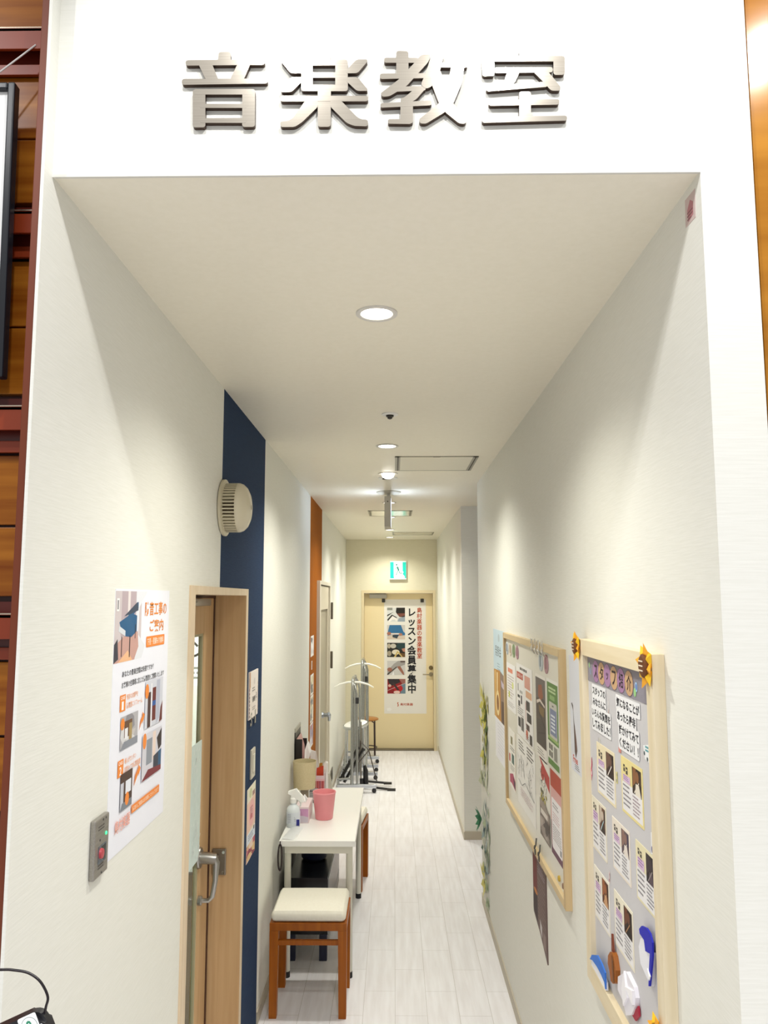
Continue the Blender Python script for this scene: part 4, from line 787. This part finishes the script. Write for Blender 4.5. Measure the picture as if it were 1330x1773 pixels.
paper('folded_paper_bird', 'white folded paper bird with a red underside, bottom centre of the pine board', [
    ([(2.040, 1.026), (1.966, 1.071), (1.908, 1.063), (1.897, 1.045), (1.902, 1.026), (1.932, .991), (1.979, .967), (2.005, .988), (2.046, .993)], XS, -.010, 'E9E6EE', 'white_body'),
    ([(1.970, 1.071), (1.950, 1.02), (1.985, .985), (1.995, 1.02)], XS - .010, -.005, 'F6F4FA', 'wing_fold'),
    ([(1.962, 1.040), (1.902, 1.058), (1.905, 1.026)], XS - .010, -.006, 'FAF8FC', 'wing_fold'),
    ([(1.945, .985), (1.893, 1.03), (1.889, 1.01), (1.918, .985)], XS - .002, -.004, 'A81E3A', 'red_underside')], 'paper ornament', 'folded paper ornaments')
paper('folded_paper_bird', 'royal blue and white folded paper bird on the near side of the pine board', [
    ([(1.846, 1.195), (1.811, 1.206), (1.801, 1.187), (1.768, 1.198), (1.786, 1.122), (1.853, 1.139), (1.862, 1.171)], XS, -.009, 'EDEDF4', 'white_body'),
    ([(1.822, 1.231), (1.788, 1.240), (1.765, 1.238), (1.751, 1.225), (1.754, 1.196), (1.771, 1.150), (1.781, 1.124), (1.788, 1.121), (1.779, 1.163), (1.770, 1.195), (1.801, 1.187), (1.808, 1.207), (1.838, 1.208), (1.841, 1.217)], XS - .009, -.004, '1018B0', 'blue_back'),
    ([(1.786, 1.158), (1.768, 1.150), (1.776, 1.138)], XS - .013, -.002, 'FFFFFF', 'white_tip')], 'paper ornament', 'folded paper ornaments')

# ------------------------------------------------------------------ furniture
def stool(cx, cy, rz, lb):
    t = thing('padded_stool', lb, 'stool', (cx, cy, 0), 'oak stools')
    for sx in (-1, 1):
        for sy in (-1, 1):
            bm = BM(); prism(bm, [(cx + sx * .183, cy + sy * .165, .39), (cx + sx * .141, cy + sy * .165, .39), (cx + sx * .146, cy + sy * .165, 0), (cx + sx * .181, cy + sy * .165, 0)], (0, -sy * .038, 0))
            obj('leg', bm, OAK, t)
    bm = BM()
    for sy in (-1, 1): box(bm, cx - .183, cx + .183, cy + sy * .165 if sy < 0 else cy + .127, cy - .127 if sy < 0 else cy + .165, .39, .425, .002)
    for sx in (-1, 1): box(bm, cx + sx * .183 if sx < 0 else cx + .145, cx - .145 if sx < 0 else cx + .183, cy - .127, cy + .127, .39, .425, .001)
    obj('seat_frame', bm, OAK, t)
    for sy in (-1, 1):
        o = box(BM(), cx - .142, cx + .142, cy + sy * .148 - .009, cy + sy * .148 + .009, .322, .345, .002); obj('stretcher', o, OAK, t)
    bm = BM(); box(bm, cx - .178, cx + .178, cy - .162, cy + .162, .425, .474, .022, seg=4)
    for v in bm.verts:
        if v.co.z > .45: v.co.z += .012 * max(0, 1 - ((v.co.x - cx) / .18) ** 2) * max(0, 1 - ((v.co.y - cy) / .165) ** 2)
    bmesh.ops.subdivide_edges(bm, edges=[e for e in bm.edges if e.calc_length() > .2], cuts=5, use_grid_fill=True)
    for v in bm.verts:
        if v.co.z > .47: v.co.z = .474 + .010 * max(0, 1 - ((v.co.x - cx) / .178) ** 2) * max(0, 1 - ((v.co.y - cy) / .162) ** 2)
    obj('cushion', bm, streaky('vinyl_cream', 'F0EBDC', 'F4F0E2', (90, 90, 90), .42, .04, 3), t, True)
    if rz:
        t.rotation_euler = (0, 0, rz)
    return t
stool(-.411, 4.040, 0, 'oak stool with cream cushion in front of the white table, nearest the viewer')
stool(-.385, 5.640, math.radians(-5.5), 'oak stool standing behind the far end of the white table')

t = thing('side_table', 'long narrow white table with round legs against the left wall', 'table', (-.41, 4.82, 0))
TW = mat('F0EFEA', .35)
obj('tabletop', box(BM(), -.607, -.208, 4.24, 5.405, .662, .692, .002), mat('F4F3F0', .3), t)
LG = mat('DEDBCE', .4)
bm = BM(); box(bm, -.58, -.235, 4.262, 4.282, .622, .662); box(bm, -.58, -.235, 5.365, 5.385, .622, .662); box(bm, -.58, -.562, 4.282, 5.365, .622, .662); box(bm, -.253, -.235, 4.282, 5.365, .622, .662); obj('apron', bm, LG, t)
for lx in (-.565, -.240):
    for ly in (4.285, 5.365):
        bm = BM(); tube(bm, [(lx, ly, .012), (lx, ly, .662)], .0175, 18); l_ = obj('leg', bm, LG, t, True)
        bm = BM(); tube(bm, [(lx, ly, 0), (lx, ly, .03)], .0185, 18); obj('foot_cap', bm, RUBBER, l_, True)
bm = BM(); tube(bm, [Vector((-.600 + .010 * math.sin(a), 4.236 - .002, .61 + .065 * math.cos(a))) for a in [2 * PI * k / 20 for k in range(21)]], .0045, 6); tube(bm, [(-.600, 4.234, .674), (-.600, 4.238, .690)], .003, 6)
tag(obj('hanging_strap', bm, mat('2A1A1C', .6), None, True), 'black strap loop hanging at the near left corner of the white table', 'strap')

t = thing('low_cabinet', 'black low cabinet with silver edge lines on navy legs, under the white table', 'cabinet', (-.47, 4.87, 0))
obj('body', box(BM(), -.585, -.362, 4.45, 5.28, .14, .434, .002), mat('0C0D12', .22), t)
SV = mat('9A9C9E', .35, .7)
bm = BM(); box(bm, -.368, -.3605, 4.448, 5.28, .428, .4365); box(bm, -.366, -.361, 4.4475, 4.452, .14, .432); box(bm, -.3625, -.3605, 4.46, 5.27, .205, .211); obj('edge_strip', bm, SV, t)
for lx in (-.572, -.40):
    for ly in (4.46, 5.235):
        obj('leg', box(BM(), lx - .012, lx + .030, ly, ly + .035, 0, .14, .002), mat('1E2440', .5), t)
s = Sheet('red_label', 'F', (-.50, 4.45, .30), .06, .03, 10, 5, '3A1614', thick=.0005); s.done(t)
t = thing('navy_bucket', 'dark navy round tub standing on the black cabinet under the table', 'tub', (-.475, 4.78, .434))
bm = BM(); lathe(bm, (-.475, 4.78, .434), [(0, 0), (.06, 0), (.074, .012), (.088, .12), (.092, .122), (.094, .116), (.096, .125), (.088, .128), (.072, .02), (0, .012)], 'Z', 32); obj('tub', bm, mat('101A34', .4), t, True)
bm = BM(); tube(bm, arc((-.475, 4.78, .552), .093, 180, 360, 16, 'XY'), .003, 6); obj('handle', bm, mat('2A3048', .4), t, True)

# things on the table
ZT = .692
bm = BM(); lathe(bm, (-.408, 4.66, ZT), [(0, 0), (.046, 0), (.050, .004), (.0655, .142), (.068, .146), (.067, .152), (.063, .152), (.060, .145), (.046, .01), (0, .008)], 'Z', 40); tag(obj('pink_bin', bm, mat('F29AA0', .45), None, True), 'pink plastic bin standing on the white table', 'bin')
t = thing('spray_bottle', 'white trigger spray bottle of sanitiser on the table beside the wall', 'bottle', (-.566, 4.50, ZT))
c = (-.566, 4.50, ZT)
bm = BM(); lathe(bm, c, [(0, 0), (.036, 0), (.038, .005), (.038, .085), (.033, .105), (.016, .118), (.016, .132), (0, .132)], 'Z', 28); obj('bottle', bm, mat('DCE2E6', .25), t, True)
bm = BM(); lathe(bm, c, [(.0385, .02), (.0387, .02), (.0387, .082), (.0385, .082)], 'Z', 28); s_ = obj('bottle_label', bm, mat('D5DAE2', .5), t, True)
bm = BM(); box(bm, -.545, -.528, 4.468, 4.4715, ZT + .012, ZT + .045); obj('label_print', bm, mat('2A2E8A', .5), s_)
s = Sheet('label_print', 'F', (-.592, 4.4628, ZT + .075), .046, .05, 10, 10, outline=False, thick=.0004); s.lines(0, 0, 10, 10, 6, 'A6AAB6', .45, 2); s.done(s_)
bm = BM(); lathe(bm, c, [(.018, .128), (.019, .15), (.014, .158), (0, .16)], 'Z', 20)
prism(bm, [(-.595, 4.487, ZT + .19), (-.55, 4.487, ZT + .205), (-.515, 4.487, ZT + .165), (-.505, 4.487, ZT + .135), (-.522, 4.487, ZT + .13), (-.54, 4.487, ZT + .15), (-.552, 4.487, ZT + .145), (-.58, 4.487, ZT + .155), (-.578, 4.487, ZT + .17), (-.596, 4.487, ZT + .178)], (0, .026, 0))
bmesh.ops.bevel(bm, geom=[e for e in bm.edges if e.calc_length() > .024 and abs(e.verts[0].co.y - e.verts[1].co.y) < .001], offset=.003, segments=2, affect='EDGES')
obj('spray_head', bm, mat('F2F1EE', .35), t)
bm = BM(); tube(bm, [(-.545, 4.50, ZT + .15), (-.528, 4.50, ZT + .135), (-.524, 4.50, ZT + .118), (-.53, 4.50, ZT + .108)], [.007, .006, .005, .004], 8); obj('trigger', bm, mat('ECEBE8', .35), t, True)
t = thing('tissue_box', 'white and pink tissue box between spray bottle and pink bin', 'box', (-.51, 4.66, ZT))
bm = BM(); box(bm, -.565, -.487, 4.56, 4.78, ZT, ZT + .088, .002); obj('carton', bm, mat('E6D4D6', .5), t)
s = Sheet('carton_print', 'F', (-.563, 4.56, ZT + .078), .074, .074, 10, 10, 'C490B4', thick=.0004); s.rect(0, 5, 10, 10, 'D2C6D0'); s.poly([(4, 0), (10, 0), (10, 6), (6, 5)], 'D09AC0'); s.done(t)
bm = BM(); prism(bm, [(-.535, 4.67, ZT + .0885), (-.515, 4.67, ZT + .0885), (-.505, 4.66, ZT + .11), (-.525, 4.68, ZT + .128), (-.54, 4.665, ZT + .112)], (0, .012, 0)); obj('tissue', bm, mat('FAFAFA', .7), t)
t = thing('face_mask', 'folded white face mask on the near left corner of the table', 'mask', (-.55, 4.36, ZT))
bm = BM(); n = 10; vs = []
for i in range(n + 1):
    for j in range(n + 1):
        u, v = i / n, j / n
        p = Vector((-.598 + .062 * u + .028 * v, 4.262 + .225 * v - .02 * u, ZT + .003 + .009 * math.sin(PI * u) * (.4 + .6 * math.sin(PI * v)) + .002 * math.sin(v * 22)))
        vs.append(bm.verts.new(p))
for i in range(n):
    for j in range(n): bm.faces.new((vs[i * (n + 1) + j], vs[(i + 1) * (n + 1) + j], vs[(i + 1) * (n + 1) + j + 1], vs[i * (n + 1) + j + 1]))
bmesh.ops.solidify(bm, geom=bm.faces[:], thickness=.0025); obj('mask_body', bm, mat('FBFCFC', .7), t, True)
bm = BM(); tube(bm, [(-.535, 4.262, ZT + .004), (-.520, 4.31, ZT + .003), (-.515, 4.38, ZT + .003), (-.510, 4.46, ZT + .004)], .0016, 6); obj('ear_loop', bm, mat('F6F6F6', .6), t, True)
t = thing('table_lamp', 'small lamp with a beige drum shade on the table by the wall', 'lamp', (-.556, 4.95, ZT))
bm = BM(); lathe(bm, (-.556, 4.95, ZT), [(.067, .105), (.072, .265), (.070, .265), (.065, .105)], 'Z', 40)
bmesh.ops.remove_doubles(bm, verts=bm.verts, dist=1e-6); obj('lamp_shade', bm, streaky('linen_shade', 'CFC198', 'D8CBA4', (160, 160, 160), .8, .1, 3), t, True)
obj('lamp_base', box(BM(), -.578, -.532, 4.925, 4.975, ZT, ZT + .115, .003), mat('A89C8A', .5), t)
bm = BM(); tube(bm, [(-.556, 4.95, ZT + .11), (-.556, 4.95, ZT + .17)], .009, 10); tube(bm, [(-.62, 4.95, ZT + .17), (-.492, 4.95, ZT + .17)], .003, 6); obj('lamp_holder', bm, mat('8A8474', .4), t)
t = thing('card_box', 'small grey and white card box between lamp and pink bin', 'box', (-.505, 5.03, ZT))
obj('box_body', box(BM(), -.53, -.482, 5.0, 5.06, ZT, ZT + .075, .002), mat('8C8A88', .5), t); s = Sheet('box_label', 'F', (-.528, 5.0, ZT + .068), .040, .05, 10, 10, 'D8D8DA', thick=.0004); s.lines(1, 2, 9, 8, 3, 'AAAAB0', .4, 2); s.done(t)
t = thing('leaflet_box', 'pink-topped box with red striped front holding leaflets, behind the pink bin', 'leaflet holder', (-.49, 5.22, ZT))
bm = BM(); box(bm, -.526, -.452, 5.18, 5.185, ZT, ZT + .125); box(bm, -.526, -.452, 5.255, 5.26, ZT, ZT + .15); box(bm, -.526, -.522, 5.185, 5.255, ZT, ZT + .14); box(bm, -.456, -.452, 5.185, 5.255, ZT, ZT + .14); box(bm, -.526, -.452, 5.18, 5.26, ZT, ZT + .004); obj('holder', bm, mat('E6CCD2', .4), t)
s = Sheet('striped_front', 'F', (-.524, 5.18, ZT + .105), .07, .10, 70, 100, 'B0303A', thick=.0004)
for k in range(9): s.rect(3 + k * 7.6, 0, 5.4 + k * 7.6, 100, ['E0A0A0', '8A7A9A', 'E8D0C8', 'C86A6A'][k % 4])
s.rect(0, 0, 70, 12, 'E8B8C0'); s.done(t)
def leaf_sheet(name, pts, th, col, lb, cat='leaflet', grp='leaflets at the end of the table'):
    bm = BM(); prism(bm, pts, th); tag(obj(name, bm, mat(col, .5)), lb, cat, grp)
leaf_sheet('leaflet', [(-.510, 5.19, ZT + .006), (-.462, 5.19, ZT + .006), (-.462, 5.20, ZT + .185), (-.505, 5.20, ZT + .17)], (0, .002, 0), 'C8401E', 'orange-red leaflet standing in the striped box')
leaf_sheet('leaflet', [(-.515, 5.21, ZT + .006), (-.475, 5.21, ZT + .006), (-.470, 5.22, ZT + .20), (-.49, 5.22, ZT + .195)], (0, .002, 0), 'B8802E', 'brown-gold leaflet standing in the striped box')
leaf_sheet('leaflet', [(-.500, 5.232, ZT + .006), (-.460, 5.232, ZT + .006), (-.448, 5.242, ZT + .21), (-.466, 5.242, ZT + .19)], (0, .002, 0), 'F0EAE6', 'white leaflet sticking up out of the striped box')
leaf_sheet('brochure', [(-.448, 5.215, ZT), (-.430, 5.215, ZT), (-.440, 5.245, ZT + .19), (-.450, 5.245, ZT + .195)], (0, .05, 0), 'E8E4E0', 'white upright brochure beside the striped box', 'brochure', None)
leaf_sheet('brochure', [(-.428, 5.225, ZT), (-.402, 5.225, ZT), (-.428, 5.255, ZT + .12), (-.438, 5.255, ZT + .125)], (0, .05, 0), 'B8B2A4', 'grey-beige leaning brochure at the end of the table', 'brochure', None)
t = thing('leaflet_rack', 'black leaflet rack on the left wall above the table lamp', 'rack', (XL, 5.24, .86))
bm = BM(); box(bm, XL, XL + .006, 5.10, 5.38, .86, 1.10); box(bm, XL, XL + .05, 5.10, 5.106, .86, 1.06); box(bm, XL, XL + .05, 5.374, 5.38, .86, 1.02); box(bm, XL, XL + .05, 5.10, 5.38, .855, .861); obj('rack_shell', bm, mat('1E1A1A', .4), t)
bm = BM(); box(bm, XL, XL + .007, 5.105, 5.375, 1.10, 1.125); obj('header_strip', bm, mat('A8A498', .4), t)
leaf_sheet('leaflet', [(XL + .008, 5.12, .864), (XL + .045, 5.12, .864), (XL + .036, 5.12, .98), (XL + .012, 5.12, 1.06)], (0, .24, 0), 'C89A94', 'pink picture leaflet in the black wall rack', 'leaflet', 'leaflets in the wall rack')
leaf_sheet('leaflet', [(XL + .053, 5.20, .864), (XL + .060, 5.20, .862), (XL + .085, 5.22, .95), (XL + .064, 5.24, 1.01), (XL + .053, 5.22, .97)], (.004, .085, 0), 'F0ECEA', 'white leaflet curling out of the black wall rack', 'leaflet', 'leaflets in the wall rack')
leaf_sheet('leaflet', [(-.575, 5.345, ZT), (-.535, 5.345, ZT), (-.51, 5.36, ZT + .15), (-.53, 5.38, ZT + .24), (-.565, 5.38, ZT + .25)], (0, .01, 0), 'E6E0DC', 'tall white folded sheet leaning on the wall behind the lamp', 'leaflet', 'leaflets in the wall rack')

# ------------------------------------------------------------------ coat racks and what stands among them
def rack(x, y0, y1, zr, lb, loop):
    t = thing('garment_rack', lb, 'coat rack', (x, (y0 + y1) / 2, 0), 'chrome garment racks')
    G = mat('A6A8A8', .25, 1)
    for yy in (y0, y1):
        bm = BM(); box(bm, -.59, -.185, yy - .022, yy + .022, .046, .084, .006); f = obj('base_foot', bm, mat('C4C8D0', .25, .9), t)
        for xx in (-.565, -.208):
            bm = BM(); lathe(bm, (xx, yy - .012, .0225), [(0, -.001), (.0225, 0), (.0225, .02), (0, .021)], 'Y', 18); tube(bm, [(xx, yy, .035), (xx, yy, .06)], .007, 8); obj('caster', bm, mat('1C1C20', .4), f, True)
    bm = BM(); zt = zr
    tube(bm, [(x, y0, .08), (x + .004, y0, zt - .08)] + [(x + .004, y0 + .07 - .07 * math.cos(a), zt - .08 + .08 * math.sin(a)) for a in (PI / 6, PI / 3, PI / 2)] + [(x + .004, y1 - .07, zt)] + [(x + .004, y1 - .07 + .07 * math.sin(a), zt - .08 + .08 * math.cos(a)) for a in (PI / 6, PI / 3, PI / 2)] + [(x, y1, .08)], .0165, 12)
    obj('hoop', bm, G, t, True)
    bm = BM(); tube(bm, [(x + .055, y0, .08), (x + .05, y0, zt - .14), (x + .03, y0 + .02, zt - .06), (x + .008, y0 + .05, zt - .02)], .012, 10); tube(bm, [(x + .055, y1, .08), (x + .05, y1, zt - .14), (x + .03, y1 - .02, zt - .06), (x + .008, y1 - .05, zt - .02)], .012, 10); obj('brace_tube', bm, G, t, True)
    bm = BM(); tube(bm, [(-.575, y0, .13), (x, y0, .14)], .011, 10); tube(bm, [(-.575, y1, .13), (x, y1, .14)], .011, 10); tube(bm, [(-.575, y0, .13), (-.58, (y0 + y1) / 2, .13), (-.575, y1, .13)], .011, 10); tube(bm, [(-.572, y0, .13), (-.572, y0, .08)], .010, 8); tube(bm, [(-.572, y1, .13), (-.572, y1, .08)], .010, 8); obj('lower_bar', bm, G, t, True)
    bm = BM(); lathe(bm, (x + .052, y0, zt - .2), [(.018, -.03), (.018, .03), (.01, .034), (0, .034)], 'Z', 14); obj('adjuster_knob', bm, mat('3A3A3E', .3, .5), t, True)
    return t
rack(-.435, 8.16, 8.74, 1.115, 'nearer chrome garment rack on casters against the left wall', 1)
rack(-.375, 9.13, 9.60, 1.235, 'farther and taller chrome garment rack on casters near the end door', 2)
def hanger(x, y, z, lb):
    t = thing('coat_hanger', lb, 'hanger', (x, y, z - .1), 'white coat hangers')
    bm = BM(); tube(bm, [(x - .21, y, z - .098), (x - .15, y, z - .066), (x - .07, y, z - .045), (x, y, z - .040), (x + .07, y, z - .045), (x + .15, y, z - .066), (x + .21, y, z - .098)], [.006, .009, .011, .011, .011, .009, .006], 10); obj('shoulder_bar', bm, mat('F8F6EE', .35), t, True)
    bm = BM(); tube(bm, [(x, y, z - .038)] + arc((x, y, z - .002), .0198, -90, 190, 12), .002, 6); obj('hook', bm, CHROME, t, True)
hanger(-.431, 8.42, 1.117, 'lower white coat hanger on the nearer garment rack')
hanger(-.371, 9.30, 1.237, 'upper white coat hanger on the farther garment rack')
t = thing('folding_stool', 'white round folding stool with chrome rim leaning among the garment racks', 'stool', (-.435, 8.95, 0))
sr = Matrix.Rotation(math.radians(-9), 4, 'Y') @ Matrix.Rotation(math.radians(6), 4, 'X')
bm = BM(); lathe(bm, (0, 0, 0), [(0, .022), (.115, .02), (.132, .008), (.132, 0)], 'Z', 36); bmesh.ops.transform(bm, matrix=Matrix.Translation((-.435, 8.935, .556)) @ sr, verts=bm.verts); obj('seat_pad', bm, mat('F4F3EE', .3), t, True)
bm = BM(); lathe(bm, (0, 0, 0), [(.133, .008), (.146, .006), (.148, -.012), (.14, -.022), (0, -.022)], 'Z', 36); bmesh.ops.transform(bm, matrix=Matrix.Translation((-.435, 8.935, .556)) @ sr, verts=bm.verts); obj('seat_rim', bm, CHROME, t, True)
for sx in (-1, 1):
    bm = BM(); tube(bm, [(-.435 + sx * .11, 8.935 + .05, .545 + sx * .018), (-.435 + sx * .12, 8.90, .02), (-.435 + sx * .12, 8.89, .0)], .009, 10); tube(bm, [(-.435 + sx * .09, 8.90, .54 + sx * .014), (-.435 + sx * .10, 9.0, .0)], .009, 10); obj('leg', bm, CHROME, t, True)
t = thing('round_stool', 'round brown-topped stool with thin dark legs by the end door', 'stool', (-.345, 9.95, 0))
bm = BM(); lathe(bm, (-.345, 9.95, 0), [(0, .478), (.13, .478), (.145, .470), (.145, .458), (.13, .452), (0, .452)], 'Z', 36); obj('seat', bm, mat('A86E2E', .4), t, True)
for sx in (-1, 1):
    for sy in (-1, 1):
        bm = BM(); tube(bm, [(-.345 + sx * .06, 9.95 + sy * .08, .452), (-.345 + sx * .095, 9.95 + sy * .1, .43), (-.345 + sx * .10, 9.95 + sy * .11, 0)], .009, 10); obj('leg', bm, mat('2A1418', .35), t, True)
bm = BM(); tube(bm, arc((-.345, 9.95, .12), .125, 0, 360, 28, 'XY'), .006, 8); obj('foot_ring', bm, mat('2A1418', .35), t, True)
BLK = mat('15120F', .45)
t = thing('keyboard_stand', 'folded black cross-braced keyboard stand leaning inside the nearer rack', 'stand', (-.33, 8.42, 0))
for q, (a, b) in enumerate((((-.57, 8.30, .085), (-.385, 8.36, .40)), ((-.525, 8.34, .06), (-.335, 8.42, .37)))):
    bm = BM(); tube(bm, [a, b], .017, 4); tube(bm, [b, (b[0] + .012, b[1], b[2] + .02)], .02, 4); obj('brace_bar', bm, BLK, t)
for a, b in (((-.36, 8.32, .03), (-.005, 8.24, .012)), ((-.36, 8.46, .05), (-.045, 8.44, .03))):
    bm = BM(); tube(bm, [a, b], .012, 8); l_ = obj('foot_bar', bm, BLK, t); bm = BM(); tube(bm, [Vector(b) - Vector((.07, 0, 0)), Vector(b) + Vector((.015, 0, 0))], .0135, 10); obj('end_cap', bm, mat('2A241E', .6), l_)
bm = BM(); tube(bm, [(-.30, 8.40, 0), (-.305, 8.40, .17), (-.315, 8.40, .22)], [.028, .026, .016], 12); tube(bm, [(-.345, 8.38, .0), (-.345, 8.38, .09)], .02, 10); obj('pivot_block', bm, mat('1A1A1E', .35), t, True)
t = thing('music_stand', 'folded black music stand with thin legs inside the farther rack', 'stand', (-.32, 8.66, 0))
bm = BM(); tube(bm, [(-.36, 8.70, .40), (-.28, 8.62, .34), (-.185, 8.58, .0)], .006, 8); tube(bm, [(-.37, 8.70, .42), (-.40, 8.62, .0)], .006, 8); obj('leg', bm, mat('4A4038', .4), t, True)
bm = BM(); tube(bm, [(-.365, 8.70, .0), (-.365, 8.70, .62)], .007, 10); obj('pole', bm, mat('8A8478', .3, .8), t, True)
bm = BM(); tube(bm, [(-.28, 8.62, .33), (-.385, 8.66, .20)], .005, 8); obj('stay', bm, mat('4A4038', .4), t, True)

# ------------------------------------------------------------------ shop foreground: framed poster, black device
t = thing('framed_poster', 'black-framed white poster hanging by wires on the slatted wall', 'framed poster', (-.95, 1.375, 2.35))
def rot1(bm):
    bmesh.ops.transform(bm, matrix=Matrix.Translation((-.717, 1.37, 2.92)) @ Matrix.Rotation(math.radians(-.7), 4, 'Y') @ Matrix.Translation((.717, -1.37, -2.92)), verts=bm.verts); return bm
bm = BM()
for a, b, c_, d in ((-1.18, -1.166, 2.35, 2.923), (-.729, -.715, 2.35, 2.923), (-1.166, -.729, 2.909, 2.923), (-1.166, -.729, 2.35, 2.364)): box(bm, a, b, 1.362, 1.384, c_, d, .003)
obj('frame', rot1(bm), mat('15181E', .25), t)
bm = BM(); box(bm, -1.168, -.727, 1.372, 1.382, 2.362, 2.911); obj('print', rot1(bm), mat('F0F0EE', .4), t)
bm = BM(); tube(bm, [(-.80, 1.382, 2.92), (-.70, 1.405, 3.03)], .0016, 6); tube(bm, [(-1.10, 1.382, 2.92), (-1.19, 1.405, 3.03)], .0016, 6); obj('hanging_wire', bm, mat('E8E6E2', .4), t)

t = thing('black_device', 'black rounded device with a white sticker and black cord, lower left foreground', 'device', (-.46, .97, 0))
def rotd(bm):
    bmesh.ops.transform(bm, matrix=Matrix.Translation((-.42, .95, 1.48)) @ Matrix.Rotation(math.radians(-24), 4, 'Y') @ Matrix.Translation((.42, -.95, -1.48)), verts=bm.verts); return bm
bm = BM(); prism(bm, [(q.x, .95, q.z) for q in fillet([(-.60, 0, 1.36), (-.410, 0, 1.36), (-.410, 0, 1.476), (-.60, 0, 1.476)], .016, 6)], (0, .018, 0))
bmesh.ops.bevel(bm, geom=[e for e in bm.edges if abs(e.verts[0].co.y - e.verts[1].co.y) < .001], offset=.004, segments=2, affect='EDGES')
body = obj('body', rotd(bm), mat('17171C', .4), t, True)
s = Sheet('number_sticker', 'F', (-.4300, .9495, 1.4750), .022, .029, 27, 36, 'F2F6F4', thick=.0005, outline=[(q.x, q.y) for q in fillet([(0, 0, 0), (27, 0, 0), (27, 36, 0), (0, 36, 0)], 3)], tilt=math.radians(-24))
s.ell(13.5, 15, 11.6, 12.6, '6A7A78', 28); s.ell(13.5, 15, 11.0, 12.0, 'F2F6F4', 28); s.text('8', 9.5, 7, 17.5, 23, '2E8A68', .03); s.done(body)
s = Sheet('bolt_mark', 'F', (-.4085, .9495, 1.4660), .0045, .0065, 6, 8, outline=False, thick=.0005, tilt=math.radians(-20)); s.poly([(2.5, 0), (5.4, .5), (3.8, 3), (5.6, 3.6), (1.4, 8), (2.4, 4.6), (.6, 4)], 'F0F0F0'); s.done(body)
K = [Vector(q) for q in ((-.4085, .959, 1.462), (-.4065, .959, 1.478), (-.4045, .959, 1.489), (-.410, .959, 1.501), (-.418, .959, 1.510), (-.430, .959, 1.5165), (-.445, .959, 1.519), (-.46, .959, 1.5195), (-.50, .960, 1.516), (-.54, .962, 1.50), (-.57, .965, 1.47), (-.58, .968, 1.43))]
cr = []
for i in range(1, len(K) - 2):
    for s_ in range(5):
        u = s_ / 5; a, b, c_, d = K[i - 1:i + 3]
        cr.append(.5 * (2 * b + (c_ - a) * u + (2 * a - 5 * b + 4 * c_ - d) * u * u + (3 * b - 3 * c_ + d - a) * u ** 3))
bm = BM(); tube(bm, [K[0]] + cr + [K[-2], K[-1]], .0015, 10); obj('cord', bm, mat('1A1216', .25), t, True)
bm = BM(); lathe(bm, (-.50, .981, 0), [(.13, 0), (.13, .012), (.02, .02), (.014, .03), (.014, 1.40), (0, 1.40)], 'Z', 28); obj('stand_pole', bm, mat('1C1C20', .4), t, True)
